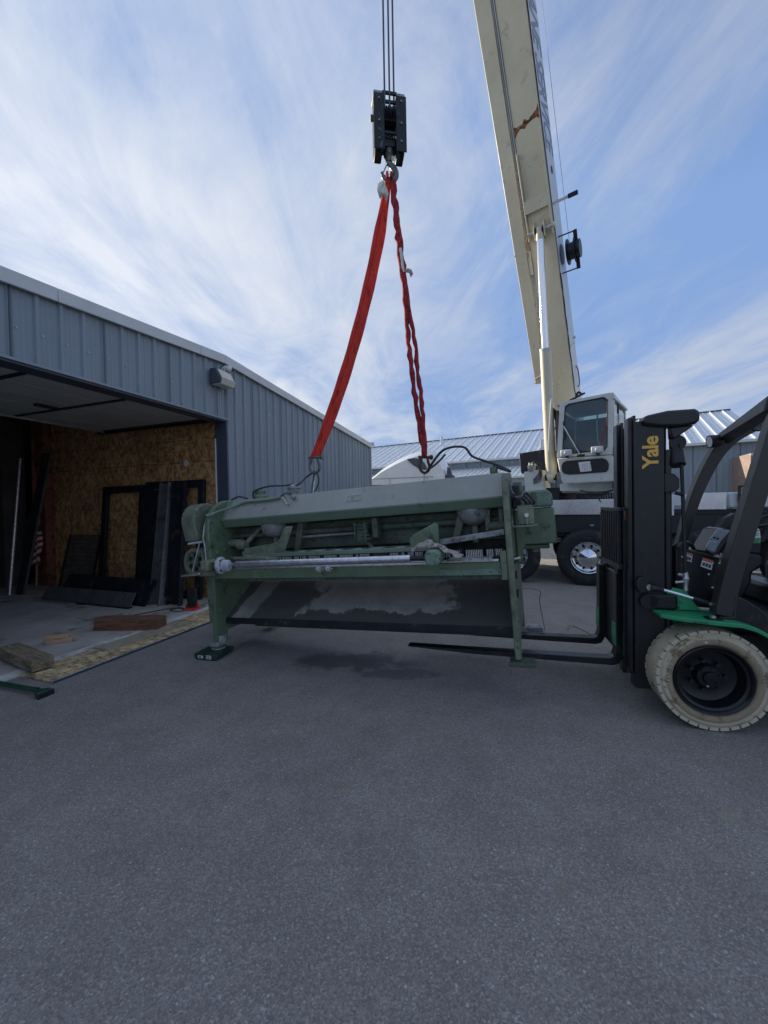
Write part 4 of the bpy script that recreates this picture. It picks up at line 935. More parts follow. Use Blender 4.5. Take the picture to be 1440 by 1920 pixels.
# ------------------------------------------------------------------ hook block, hoist lines, slings
HY = 4.10
def hp(x, y, Y=HY): return atY(x, y, Y)
hz = hp(728, 240); HB = Frame(Vector((hz.x, HY, 0)), (.985, .17, 0), (-.17, .985, 0))
zt, zb = hp(728, 190).z, hp(728, 303).z
hb = thing('hook_block', Frame(HB.o+Vector((0, 0, zb)), HB.ax[0], HB.ax[1]), 'black crane hook block hanging on wire ropes high above the machine', 'hook block')
HH = zt-zb
for sg in (-1, 1):
    x0, x1 = sorted((sg*.075, sg*.155))
    MB().prism([(-.07, .03), (.05, .0), (.08, .05), (.10, .35), (.09, HH-.05), (.05, HH), (-.07, HH), (-.09, HH-.06), (-.10, .3)], 0, x0, x1).build('cheek_plate', M['block'], hb, bevel=.012)
    MB().box(sg*.115-.055, sg*.115+.055, -.113, -.102, .02, HH-.04).build('weight_plate', M['block'], hb, bevel=.008)
    MB().box(sg*.115-.05, sg*.115+.05, -.08, .08, HH-.02, HH+.02).build('rope_guard', M['cast'], hb, bevel=.01)
    MB().cyl((sg*.155, 0, .42), (sg*.19, 0, .42), .03, 12).build('axle_nut', M['cast'], hb, bevel=.004)
    for z in (.12, .3, HH-.1): MB().cyl((sg*.115, -.113, z), (sg*.115, -.124, z), .010, 8).build('bolt', M['cast'], hb)
for x in (-.045, 0, .045):
    MB().lathe([(.05, -.018), (.12, -.018), (.13, -.014), (.105, 0), (.13, .014), (.12, .018), (.05, .018)], (x, 0, .40), (1, 0, 0), 28, True).build('sheave', M['black_steel'], hb)
for z in (HH-.11, HH-.02, .33, .20): MB().box(-.075, .075, -.095, -.075, z, z+.03).build('spacer_bar', M['block'], hb, bevel=.003)
MB().cyl((-.16, 0, .44), (.16, 0, .44), .035, 14).build('axle', M['block'], hb)
MB().box(-.075, .075, -.06, .06, .10, .20).build('trunnion', M['block'], hb, bevel=.012)
MB().lathe([(.055, .10), (.055, .05), (.038, .03), (.034, -.01)], (0, 0, 0.0), (0, 0, 1), 18).build('swivel_nut', M['hook'], hb)
hk = [(x*.8, 0, z*.78+.05) for x, _, z in [(.0, 0, -.03), (.0, 0, -.09), (.045, 0, -.13), (.085, 0, -.20), (.075, 0, -.275), (.02, 0, -.325), (-.045, 0, -.31), (-.085, 0, -.26), (-.095, 0, -.215)]]
MB().tube(smoothpath(hk, 4), [.028]*4+[.030]*4+[.034]*4+[.036]*4+[.034]*4+[.030]*4+[.024]*4+[.016]*4+[.010], 12).build('hook', M['hook'], hb, smooth=60)
MB().bar((-.02, 0, -.03), (-.068, 0, -.135), .025, .010).build('latch', M['cast'], hb, bevel=.003)
MB().box(.02, .05, -.04, -.036, -.02, .03).build('load_tag', M['tag_white'], hb)
for i, x in enumerate((-.055, 0, .05)):
    p0 = HB.o+HB.ax[0]*x+Vector((0, 0, zb+.42)); dx = .0
    o = MB().cyl((0, 0, 0), (0, 0, 16.35-p0.z), .0095, 8).build('hoist_rope', M['rope'], fr=Frame(p0+HB.ax[1]*(-.11+.02*i), (1, 0, 0), (0, 1, 0)))
    tag(o, ('wire rope on the left of the three holding the hook block', 'middle wire rope of the three holding the hook block', 'wire rope on the right of the three holding the hook block')[i], 'wire rope', 'hoist ropes of the crane')
HK = HB.o+Vector((0, 0, zb-.185))+HB.ax[0]*.0      # inside of the hook's bowl
SL = atY(590, 868, 4.28); SR = atY(796, 868, 3.88)
# left sling: flat taut tube with a seam fold
def sling_path(a, b, sag, n=20, wob=0, seed=1):
    r_ = random.Random(seed); out = []
    side = (b-a).cross(Vector((0, 1, 0))).normalized()
    for i in range(n+1):
        t_ = i/n; p = a.lerp(b, t_); p += side*(sag*4*t_*(1-t_))
        if wob and 0 < i < n: p += Vector((r_.uniform(-wob, wob), r_.uniform(-wob, wob), 0))
        out.append(p)
    return out
top = HK+Vector((-.01, 0, .0))
def ribbon(path, wds, th_, face=Vector((.25, -1, .0)), fold=.35):
    """flattened sleeve: cross-section with a central crease"""
    vs = []; n = len(path); m = MB(); K_ = 10
    for i, p in enumerate(path):
        t_ = (path[min(i+1, n-1)]-path[max(i-1, 0)]).normalized(); x = t_.cross(face).normalized(); y = x.cross(t_).normalized()
        hw = wds[i]/2
        prof = [(-1, 0), (-.8, .8), (-.35, 1), (fold-.08, .7), (fold, .25), (fold+.08, .8), (.8, .9), (1, 0), (.6, -.9), (-.6, -.9)]
        for (q, z) in prof: vs.append(p+x*q*hw+y*z*th_)
    fs = [(i*K_+k, i*K_+(k+1) % K_, (i+1)*K_+(k+1) % K_, (i+1)*K_+k) for i in range(n-1) for k in range(K_)]
    fs += [tuple(range(K_-1, -1, -1)), tuple(range((n-1)*K_, n*K_))]
    return m.add(vs, fs)
ls = thing('lifting_sling', HK, 'taut flat red lifting sling running from the hook down to the left shackle', 'lifting sling', 'red slings carrying the machine')
pth = sling_path(top-HK, SL-HK+Vector((0, 0, .05)), .10, 30)
wd = [.06+.065*min(1, i/5) + .004*math.sin(i*1.3) for i in range(31)]
wd = [w_ if i < 24 else w_*(1-.035*(i-24)) for i, w_ in enumerate(wd)]
ribbon(pth, wd, .014).build('webbing', M['sling'], ls, smooth=30)
MB().tube(smoothpath([(-.02, -.05, -.03), (-.02, -.03, .035), (-.015, .03, .035), (-.01, .05, -.03)], 5), .026, 8, flat=.6).build('loop_over_hook', M['sling'], ls)
MB().add([(-.12, -.07, -.10), (-.06, -.075, -.07), (-.01, -.07, -.20), (-.035, -.06, -.30), (-.06, -.085, -.22), (-.10, -.07, -.26), (-.13, -.07, -.17)], [(0, 1, 2, 3, 4, 5, 6)]).build('paper_tag', M['tag_white'], ls).modifiers.new('thick', 'SOLIDIFY').thickness = .003
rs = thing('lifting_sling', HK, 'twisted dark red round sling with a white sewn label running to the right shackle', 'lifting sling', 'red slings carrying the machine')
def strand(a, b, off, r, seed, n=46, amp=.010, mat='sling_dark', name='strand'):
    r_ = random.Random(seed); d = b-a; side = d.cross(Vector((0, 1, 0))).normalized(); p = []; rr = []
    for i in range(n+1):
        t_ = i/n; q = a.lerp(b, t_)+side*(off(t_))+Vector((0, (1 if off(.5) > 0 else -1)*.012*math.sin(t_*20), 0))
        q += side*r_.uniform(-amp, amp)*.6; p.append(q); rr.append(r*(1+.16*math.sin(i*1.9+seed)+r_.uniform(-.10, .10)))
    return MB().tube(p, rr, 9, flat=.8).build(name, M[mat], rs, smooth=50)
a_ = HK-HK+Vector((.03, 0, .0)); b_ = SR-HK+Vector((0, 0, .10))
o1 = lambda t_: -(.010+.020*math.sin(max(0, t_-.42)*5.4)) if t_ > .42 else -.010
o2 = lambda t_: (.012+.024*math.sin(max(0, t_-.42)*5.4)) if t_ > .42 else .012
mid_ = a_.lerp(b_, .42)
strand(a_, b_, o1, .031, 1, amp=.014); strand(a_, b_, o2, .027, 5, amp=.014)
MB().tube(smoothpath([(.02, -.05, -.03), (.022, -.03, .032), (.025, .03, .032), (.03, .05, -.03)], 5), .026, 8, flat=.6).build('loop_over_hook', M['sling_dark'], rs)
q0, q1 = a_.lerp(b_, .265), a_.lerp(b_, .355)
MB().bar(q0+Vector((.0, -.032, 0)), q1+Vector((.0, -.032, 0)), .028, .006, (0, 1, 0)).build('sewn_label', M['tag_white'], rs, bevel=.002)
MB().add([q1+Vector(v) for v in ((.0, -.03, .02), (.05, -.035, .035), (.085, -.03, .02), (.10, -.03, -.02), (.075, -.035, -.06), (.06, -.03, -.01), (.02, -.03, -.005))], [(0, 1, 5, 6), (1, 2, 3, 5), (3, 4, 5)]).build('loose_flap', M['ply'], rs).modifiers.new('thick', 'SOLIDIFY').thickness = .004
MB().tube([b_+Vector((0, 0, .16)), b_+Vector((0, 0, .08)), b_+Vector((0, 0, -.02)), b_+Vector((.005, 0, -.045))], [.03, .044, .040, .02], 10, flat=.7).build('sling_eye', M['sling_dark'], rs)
def shackle(P, rz, label, mat, sc=1.0):
    fr = Frame(P, (math.cos(rz), math.sin(rz), 0), (-math.sin(rz), math.cos(rz), 0))
    t = thing('shackle', fr, label, 'shackle', 'shackles below the slings')
    mat = 'hook' if mat == 'cast' else 'rusty'
    pts = [(-.033*sc, 0, .06*sc), (-.036*sc, 0, .02*sc), (-.05*sc, 0, -.03*sc), (-.038*sc, 0, -.075*sc), (0, 0, -.095*sc), (.038*sc, 0, -.075*sc), (.05*sc, 0, -.03*sc), (.036*sc, 0, .02*sc), (.033*sc, 0, .06*sc)]
    MB().tube(smoothpath(pts, 4), .013*sc, 10).build('bow', M[mat], t, smooth=60)
    MB().cyl((-.06*sc, 0, .055*sc), (.07*sc, 0, .055*sc), .014*sc, 12).build('pin', M[mat], t)
    MB().lathe([(.02*sc, -.012), (.026*sc, 0), (.02*sc, .012)], (.072*sc, 0, .055*sc), (1, 0, 0), 10).build('pin_head', M[mat], t)
    return t
shackle(SL, rad(-12), 'grey steel shackle at the lower end of the flat red sling', 'cast', 1.15)
shackle(SR, rad(18), 'rusty shackle under the twisted red sling, in front of the white truck', 'sling_dark', 1.05)
# lifting wires from the shackles to the machine
def lw(pts, r, label, mat='wire_black', k=6, name='lifting_cable', cat='cable', group='black cables tied to the shackles'):
    o0 = Vector(pts[0]); o = MB().tube(smoothpath([Vector(p)-o0 for p in pts], k), r, 6).build(name, M[mat], fr=Frame(o0, (1, 0, 0), (0, 1, 0)))
    return tag(o, label, cat, group)
d = Vector((0, 0, -.09))
lw([SL+d, SL+Vector((-.10, 0, -.16)), P_(.98, .38, 1.70), P_(.92, .36, 1.68)], .011, 'black cable curving down from the left shackle to the valve on the beam')
lw([SL+d, SL+Vector((-.02, 0, -.2)), P_(1.10, .45, 1.68), P_(1.09, .45, 1.59)], .008, 'black cable dropping straight from the left shackle to the beam')
lw([SL+d, SL+Vector((.04, .02, -.18)), SL+Vector((.0, .02, -.3)), P_(1.06, .42, 1.59)], .008, 'thin black cable bowing out to the right below the left shackle')
pf = lw([SL+d+Vector((-.01, .02, 0)), SL+Vector((-.02, .02, -.25)), P_(1.085, .46, 1.58)], .014, 'bright steel rod between the left shackle and the beam', 'galv', name='steel_rod', cat='rod', group=None)
lw([SR+d, SR+Vector((-.01, 0, -.2)), P_(2.39, .45, 1.60)], .009, 'short steel rod hanging below the rusty right shackle', 'galv', name='steel_rod', cat='rod', group=None)
e0 = P_(3.03, .42, 1.66)
lw([SR+d+Vector((.02, 0, 0)), atY(830, 845, 3.8), atY(868, 838, 3.7), atY(885, 855, 3.65), atY(905, 863, 3.6), atY(935, 873, 3.5), atY(957, 884, 3.4), e0], .012, 'long black cable arching from the right shackle to the right end of the beam')
lw([SR+d+Vector((.02, 0, .01)), atY(815, 872, 3.82), atY(826, 862, 3.8), atY(835, 852, 3.8)], .010, 'short black loop of cable just right of the rusty shackle')
lw([SR+Vector((0, 0, -.2)), SR+Vector((.03, 0, -.27)), atY(830, 906, 3.75), P_(2.56, .40, 1.585)], .009, 'black cable lying low on the beam right of the rusty shackle')
# thin red-brown wires
w0 = P_(3.17, .15, .58)
lw([w0, w0+Vector((.05, 0, .02)), atY(1012, 1108, 3.3), atY(1012, 1130, 3.35), atY(1022, 1182, 3.4)], .0035, 'thin red brown wire trailing off the right end plate of the machine', 'wire_red', name='loose_wire', cat='wire', group='red brown wires')
w1 = gnd(1065, 1182, .005)
lw([w1, gnd(1068, 1172, .02), gnd(1090, 1180, .006), gnd(1110, 1190, .006), gnd(1132, 1188, .01)], .004, 'thin red brown wire lying on the asphalt behind the forks', 'wire_red', name='loose_wire', cat='wire', group='red brown wires')
# ------------------------------------------------------------------ crane truck
TF = Frame((3.37, 7.6, 0), (.927, -.375, 0), (.375, .927, 0))
ct = thing('crane_truck', TF, 'cream telescopic crane truck with its boom raised over the green machine', 'crane truck')
MB().box(-.9, 1.75, .0, 2.45, 1.62, 1.645).build('deck', M['diamond'], ct, bevel=.004)
MB().box(-.9, 1.75, -.012, .0, 1.355, 1.645).build('deck_skirt', M['diamond'], ct, bevel=.004)
MB().box(2.28, 2.68, -.05, -.02, 1.43, 1.72).build('toolbox_plate', M['diamond'], ct, bevel=.004)
MB().box(2.72, 3.6, -.04, 2.3, 1.46, 1.72).build('outrigger_box', M['cream_light'], ct, bevel=.02)
MB().box(1.76, 2.27, .0, 2.3, 1.50, 1.70).build('outrigger_box', M['cream_light'], ct, bevel=.01)
MB().box(1.80, 1.95, -.02, -.001, 1.33, 1.66).build('hinge_plate', M['white'], ct, bevel=.004)
MB().box(3.62, 5.5, -.03, 2.3, 1.40, 1.75).build('deck_box', M['diamond'], ct, bevel=.01)
MB().box(-1.0, 6.5, .12, 2.3, .92, 1.354).build('chassis', M['black'], ct, bevel=.01)
MB().box(-.5, 6.5, .02, .11, 1.0, 1.354).build('side_panel', M['black'], ct, bevel=.01)
MB().box(1.76, 6.4, .005, .1, 1.355, 1.44).build('frame_rail', M['black'], ct)
for a_ in (.78, 1.14): MB().cyl((a_, -.014, 1.62 if a_ > 1 else 1.63), (a_, -.022, 1.62 if a_ > 1 else 1.63), .016, 10).build('bolt', M['black_steel'], ct)
for z_ in (1.385, 1.60): MB().cyl((.80, -.012, z_), (.80, -.02, z_), .014, 10).build('bolt', M['black_steel'], ct)
MB().box(.62, .69, -.004, .018, 1.13, 1.165).build('marker_lamp', M['cast'], ct)
for k in range(4): MB().box(-.09+k*.004, .13, .25, .45, .96-k*.055, .985-k*.055).build('step', M['galv'], ct, bevel=.003)
MB().cyl((.03, .24, .78), (.03, .24, .98), .02, 8).build('step_post', M['galv'], ct)
# upright bracket with two slots
br = MB(); ot = [(2.82, 1.0), (2.82, 1.80), (2.84, 1.83), (2.98, 1.83), (3.0, 1.80), (3.0, 1.0)]
m_ = MB(); m_.box(2.82, 2.85, -.11, -.07, .9, 1.83); m_.box(2.95, 2.98, -.11, -.07, .9, 1.83)
m_.box(2.8501, 2.9499, -.11, -.07, 1.80, 1.83); m_.box(2.8501, 2.9499, -.11, -.07, 1.56, 1.69); m_.box(2.8501, 2.9499, -.11, -.07, .9, 1.3)
m_.build('slotted_bracket', M['black_steel'], ct, bevel=.004)
for x in (3.3, 3.45, 3.6, 3.75): MB().box(x, x+.14, .1, .3, 1.722, 1.75+.02*((x*10) % 3)).build('chain_pile', M['black_steel'], ct, bevel=.01)
def truckwheel(x, y, r=.54, dual=False):
    prof = [(.30, .03), (.36, .0), (.44, -.012), (.50, .01), (.53, .035), (.54, .055), (.54, .085), (.525, .088), (.525, .098), (.54, .10), (.54, .15), (.525, .153), (.525, .163), (.54, .166), (.54, .22), (.50, .26), (.38, .27)]
    w_ = MB().lathe([(q*r/.54, h) for q, h in prof], (x, y, r), (0, 1, 0), 48, True).build('wheel', M['rubber'], ct)
    MB().lathe([(.305, .03), (.31, .0), (.30, -.012), (.285, .0), (.28, .06), (.25, .085), (.155, .075), (.15, .03), (.11, .012), (.06, -.015), (.001, -.03)], (x, y, r), (0, 1, 0), 40, False, False).build('rim', M['chrome'], w_, smooth=50)
    for k in range(10):
        a = k*math.pi/5; c, s_ = math.cos(a), math.sin(a)
        MB().cyl((x+.215*c, y+.070, r+.215*s_), (x+.215*c, y+.0745, r+.215*s_), .026, 12).build('hand_hole', M['black'], w_)
        a += .31; c, s_ = math.cos(a), math.sin(a)
        MB().cyl((x+.165*c, y+.035, r+.165*s_), (x+.165*c, y+.078, r+.165*s_), .015, 6).build('wheel_nut', M['chrome'], w_)
    m_ = MB()
    for k in range(60):
        a = k*math.pi/30; p = Vector((x+(r-.004)*math.cos(a), y+.045, r+(r-.004)*math.sin(a))); t_ = Vector((-math.sin(a), 0, math.cos(a)))
        m_.bar(p+t_*.012, p-t_*.012, .025, .014, (math.cos(a), 0, math.sin(a)))
    m_.build('tread_lugs', M['rubber'], w_, kind='stuff')
for x in (-.80, .57, 2.32, 3.7): truckwheel(x, -.13)
for x in (-.80, .57, 2.32, 3.7): MB().lathe([(.30, .0), (.50, -.01), (.54, .03), (.54, .24), (.50, .27), (.3, .26)], (x, 2.2, .54), (0, 1, 0), 32).build('wheel', M['rubber'], ct)
for x in (-.80, .57, 2.32, 3.7): MB().cyl((x, .1, .54), (x, 2.2, .54), .09, 14).build('axle', M['black'], ct)

# superstructure and cab, turned towards the load
SS = Frame((3.6, 8.2, 0), (.75, -.66, 0), (.66, .75, 0))
L_ = TF.M.inverted() @ SS.M
def sp(mb, name, mat, parent=None, **k):
    o = mb.build(name, mat, parent or ct, **k)
    if parent is None: o.matrix_local = L_
    return o
def sf(x, y, b=0.0):
    q = SS.hit(x, y, 1, b); return (q.x, q.z)
sp(MB().box(.0, 1.7, .6, 2.6, 1.80, 1.93), 'turntable_frame', M['cream_cab'], bevel=.02)
gr = sp(MB().lathe([(.52, 0), (.52, .12)], (.72, 1.15, 1.66), (0, 0, 1), 48), 'slewing_ring', M['black_steel'])
m_ = MB()
for k in range(72):
    a = k*math.pi/36; p = Vector((.72+.53*math.cos(a), 1.15+.53*math.sin(a), 1.72)); m_.bar(p-Vector((0, 0, .045)), p+Vector((0, 0, .045)), .02, .02, (math.cos(a), math.sin(a), 0))
m_.build('ring_teeth', M['cast'], gr, kind='stuff')
sp(MB().cyl((.72, 1.15, 1.78), (.72, 1.15, 1.80), .58, 40), 'ring_cover', M['cream_cab'])
# white pedestal with valve block left of the cab
q = [sf(x, y, .35) for x, y in ((982, 885), (1012, 880), (1022, 920), (1025, 935), (985, 935), (984, 915))]
sp(MB().prism(q, 1, .35, .8), 'pedestal', M['cream_cab'], bevel=.012)
q0 = sf(990, 884, .33)
vb = sp(MB().box(q0[0]+.0, q0[0]+.12, .32, .5, q0[1], q0[1]+.14), 'valve_block', M['cast'], bevel=.008)
for k in range(5): MB().cyl((q0[0]+.02+.04*k, .36+.03*(k % 2), q0[1]+.12), (q0[0]+.02+.04*k, .36+.03*(k % 2), q0[1]+.20), .014, 8).build('valve_fitting', M['galv'], vb)
for k in range(4):
    MB().tube(smoothpath([(q0[0]+.05+.05*k, .34, q0[1]+.18), (q0[0]+.16+.05*k, .30, q0[1]+.2-.02*k), (q0[0]+.26+.01*k, .32, q0[1]-.02-.06*k), (q0[0]+.12, .33, q0[1]-.20-.03*k)], 5), .010, 6).build('valve_hose', M['wire_black'], vb)
# black box left of the cylinder
q = [sf(x, y, 1.2) for x, y in ((973, 850), (1030, 841), (1030, 884), (977, 888))]
sp(MB().prism(q, 1, 1.2, 1.9), 'hydraulic_tank', M['black'], bevel=.012)
for x, y in ((978, 852), (978, 885), (1012, 848)):
    qq = sf(x, y, 1.195); sp(MB().cyl((qq[0], 1.199, qq[1]), (qq[0], 1.19, qq[1]), .012, 8), 'bolt', M['cast'])
sp(MB().box(-.45, .0, .45, 1.9, 1.66, 1.93), 'side_housing', M['black'], bevel=.01)
# cab
CD = 1.35
wn = [sf(x, y) for x, y in ((1059, 762), (1066, 757), (1132, 744), (1140, 750), (1139, 838), (1133, 845), (1073, 851), (1054, 845))]
ol = [sf(x, y) for x, y in ((1049, 757), (1056, 753), (1143, 736), (1149, 742), (1148, 852), (1044, 858))]
# front frame = ring between outline and window opening
def ring(outer, inner, y0, y1, name, mat):
    no = [Vector((p[0], 0, p[1])) for p in outer]; ni = [Vector((p[0], 0, p[1])) for p in inner]
    bm = bmesh.new()
    def loop(pts, y): return [bm.verts.new((p.x, y, p.z)) for p in pts]
    of, if_ = loop(no, y0), loop(ni, y0); ob, ib = loop(no, y1), loop(ni, y1)
    def edges(vs):
        return [bm.edges.new((vs[i], vs[(i+1) % len(vs)])) for i in range(len(vs))]
    for A, B in ((of, if_), (ob, ib)): bmesh.ops.triangle_fill(bm, use_beauty=True, edges=edges(A)+edges(B))
    for A, B in ((of, ob), (if_, ib)):
        for i in range(len(A)): bm.faces.new((A[i], A[(i+1) % len(A)], B[(i+1) % len(A)], B[i]))
    bmesh.ops.recalc_face_normals(bm, faces=bm.faces)
    me = bpy.data.meshes.new(name); bm.to_mesh(me); bm.free(); me.materials.append(M[mat])
    o = bpy.data.objects.new(name, me); COL.objects.link(o); o.parent = ct; o.matrix_local = L_
    b = o.modifiers.new('bevel', 'BEVEL'); b.width = .008; b.segments = 2; b.limit_method = 'ANGLE'; b.angle_limit = rad(40)
    return o
cab = ring(ol, wn, 0, .05, 'cab_front', 'cream_cab')
def inset(poly, d):
    c = (sum(p[0] for p in poly)/len(poly), sum(p[1] for p in poly)/len(poly))
    return [(c[0]+(p[0]-c[0])*(1-d), c[1]+(p[1]-c[1])*(1-d)) for p in poly]
ring(wn, inset(wn, .045), -.004, .03, 'window_seal', 'black')
sp(MB().prism(inset(wn, .04), 1, .012, .018), 'windscreen', M['glass'], smooth=0)
lw_ = [sf(x, y) for x, y in ((1044, 859), (1148, 853), (1158, 897), (1156, 902), (1056, 907), (1052, 900))]
sp(MB().prism(lw_, 1, .0, CD), 'cab_nose', M['cream_cab'], bevel=.018)
dk = [sf(x, y) for x, y in ((1052, 873), (1055, 868), (1062, 864), (1130, 859), (1138, 862), (1142, 870), (1141, 880), (1137, 885), (1068, 890), (1058, 888), (1053, 882))]
sp(MB().prism(dk, 1, -.022, -.001), 'dark_panel', M['black'], bevel=.008)
pc = [sf(x, y) for x, y in ((1085, 867), (1107, 865), (1110, 883), (1089, 885))]
pp = sp(MB().prism(pc, 1, -.027, -.0225), 'paper_notice', M['white'])
m_ = MB()
c0, c1 = Vector((pc[3][0], 0, pc[3][1])), Vector((pc[1][0], 0, pc[1][1]))
for i in range(5):
    for j in range(4):
        x = c0.x+.025+j*.045; z = c0.z+.025+i*.03+.004*j
        m_.box(x, x+.03*random.uniform(.5, 1), -.0285, -.0272, z, z+.010)
m_.build('notice_print', M['cast'], pp)
x1 = ol[3][0]; zt0, zt1 = ol[1][1], ol[2][1]
sp(MB().hexa([(.07, .051, zt0-.05), (x1, .051, zt1-.05), (x1, .051, zt1+.01), (.07, .051, zt0)], [(.07, CD, zt0-.12), (x1, CD, zt1-.12), (x1, CD, zt1-.06), (.07, CD, zt0-.07)]), 'cab_roof', M['cream_cab'], bevel=.012)
zw = 2.60
for (a0_, b0_) in ((.07, CD-.06), (x1-.06, CD-.06)): sp(MB().box(a0_, a0_+.06, b0_, b0_+.06, zw-.2, 3.60), 'rear_post', M['cream_cab'], bevel=.008)
sp(MB().box(.07, .10, .051, CD-.07, zw-.1, 3.55), 'left_wall', M['dark_wall'])
# right side: door frame with window and handrail
sp(MB().box(x1-.03, x1, .051, CD-.07, zw-.75, zw+.05), 'side_door', M['black_steel'], bevel=.006)
sp(MB().box(x1-.035, x1+.005, .06, .16, zw-.7, 3.62), 'side_post', M['cream_cab'], bevel=.006)
sp(MB().box(x1-.035, x1+.002, .55, .60, zw+.05, 3.58), 'sash', M['black'], bevel=.004)
sp(MB().box(x1-.02, x1-.015, .17, .54, zw+.06, 3.56), 'side_window', M['glass'])
sp(MB().box(x1-.02, x1-.015, .61, CD-.08, zw+.06, 3.5), 'side_window', M['glass'])
sp(MB().box(x1-.035, x1+.03, .0, CD+.02, 3.58, 3.63), 'drip_rail', M['cream_cab'], bevel=.008)
sp(MB().tube(smoothpath([(x1+.06, .10, 3.3), (x1+.06, .10, 2.9), (x1+.06, .10, 2.2)], 4), .012, 8), 'hand_rail', M['galv'])
sp(MB().box(.10, x1-.04, CD-.03, CD, zw-.1, 3.5), 'rear_wall', M['dark_wall'])
st = sp(MB().box(.35, .85, .75, 1.15, 2.35, 2.62), 'operator_seat', M['interior_seat'], bevel=.05)
MB().box(.38, .82, 1.08, 1.22, 2.6, 3.25).build('seat_back', M['interior_seat'], st, bevel=.05)
sp(MB().bar((.30, .25, 2.6), (.62, .35, 3.15), .02, .02), 'inner_rod', M['black'])
sp(MB().box(.18, .95, .1, .35, 2.45, 2.62), 'dashboard', M['interior_seat'], bevel=.03)
sp(MB().tube(smoothpath([(.93, .08, 3.5), (.85, .08, 3.35), (.86, .08, 2.8), (.93, .08, 2.7)], 4), .015, 8), 'grab_handle', M['cream_light'])
a_, b_ = sf(1057, 799, -.03), sf(1088, 852, -.03)
wp = sp(MB().bar((a_[0], -.03, a_[1]), (b_[0], -.045, b_[1]), .035, .02), 'wiper', M['galv'])
MB().bar((a_[0]-.01, -.025, a_[1]+.1), (a_[0]+.02, -.02, a_[1]-.28), .012, .02).build('wiper_blade', M['black'], wp)
MB().box(b_[0]-.07, b_[0]+.08, -.05, -.005, b_[1]-.05, b_[1]).build('wiper_motor', M['black'], wp, bevel=.01)
for (x, y) in ((1062, 850), (1120, 844)):
    c = sf(x, y, -.1)
    hl = sp(MB().box(c[0]-.10, c[0]+.10, -.16, -.06, c[1]-.055, c[1]+.07), 'work_lamp', M['cream_light'], bevel=.012)
    MB().box(c[0]-.082, c[0]+.082, -.166, -.1605, c[1]-.038, c[1]+.052).build('lens', M['lens'], hl, bevel=.003)
    MB().sph((c[0], -.166, c[1]+.01), .03, 10, 6, (1, .4, 1)).build('bulb', M['white'], hl)
    MB().box(c[0]-.02, c[0]+.02, -.11, .0, c[1]-.09, c[1]-.056).build('bracket', M['black'], hl)
q = sf(1045, 800, .03)
sp(MB().tube(smoothpath([(.03, -.01, 3.86), (.0, -.01, 3.8), (-.05, -.01, 3.2), (-.075, -.01, 2.7)], 4), .014, 8), 'corner_rail', M['cream_light'])
sp(MB().hexa([(.05, .3, 1.84), (1.05, .3, 1.80), (1.05, CD, 1.80), (.05, CD, 1.84)], [(.05, .3, 2.0), (1.12, .3, 2.0), (1.12, CD, 2.0), (.05, CD, 2.0)]), 'cab_base', M['cream_cab'], bevel=.02)
for k in range(3): sp(MB().tube(smoothpath([(.5, .15+.1*k, 1.84), (.8, .1+.1*k, 1.77-.02*k), (1.1, .2, 1.83)], 4), .014, 6), 'under_hose', M['wire_black'])
rb = sp(MB().tube(smoothpath([(.45, .1, zt0+.09), (.5, .1, zt0+.16), (.56, .1, zt0+.10)], 3), .025, 6), 'roof_fitting', M['black'])
sp(MB().bar((.33, .1, zt0+.02), (.62, .1, zt0+.12), .05, .03), 'roof_bracket', M['black'])
sp(MB().prism([(1.3, 1.93), (3.2, 1.93), (3.1, 3.0), (2.2, 3.2), (1.5, 2.6)], 0, -.05, .10), 'turret_plate', M['cream_cab'], bevel=.02)
sp(MB().prism([(1.5, 1.93), (3.2, 1.93), (3.1, 3.0), (2.2, 3.2), (1.7, 2.6)], 0, .62, .78), 'turret_plate', M['cream_cab'], bevel=.02)

# boom (frame: x along, y to the lettered side, z to the upper side)
BB, BT = Vector((4.9, 10.35, 2.72)), Vector((.10, 4.2, 16.4))
G0 = (BT-BB).normalized(); hd = Vector((G0.x, G0.y, 0)).normalized()
GF = Frame(BB, G0, (-hd.y, hd.x, 0))
LB = TF.M.inverted() @ GF.M; BL = (BT-BB).length
def bsect(b0, b1, z0, z1, x, ch=.05): return [(x, b0, z0), (x, b1, z0), (x, b1, z1-ch), (x, b1-ch, z1), (x, b0+ch, z1), (x, b0, z1-ch)]
boom = MB().hexa(bsect(.0, .50, -.40, .28, -.4), bsect(.0, .47, -.40, .26, 9.8)).build('boom', M['cream'], ct, bevel=.012); boom.matrix_local = LB
def bp(mb, name, mat, **k): return mb.build(name, mat, boom, **k)
bp(MB().box(-.3, 9.79, .4995, .506, -.385, .21), 'side_skin', M['cream_light'], smooth=0)
bp(MB().hexa(bsect(.03, .44, -.37, .22, 9.82), bsect(.03, .44, -.37, .22, 13.0)), 'boom_section', M['cream'], bevel=.01)
bp(MB().hexa(bsect(.06, .41, -.34, .18, 13.02), bsect(.06, .41, -.34, .18, BL-.35)), 'boom_section', M['cream'], bevel=.01)
bp(MB().prism([(BL-.5, -.45), (BL+.05, -.5), (BL+.15, -.2), (BL+.1, .3), (BL-.5, .3)], 1, .02, .45), 'boom_head', M['cream'], bevel=.02)
for b_ in (.13, .19, .25): bp(MB().lathe([(.05, -.02), (.21, -.02), (.19, 0), (.21, .02), (.05, .02)], (BL-.08, b_, -.42), (0, 1, 0), 24, True), 'head_sheave', M['black_steel'])
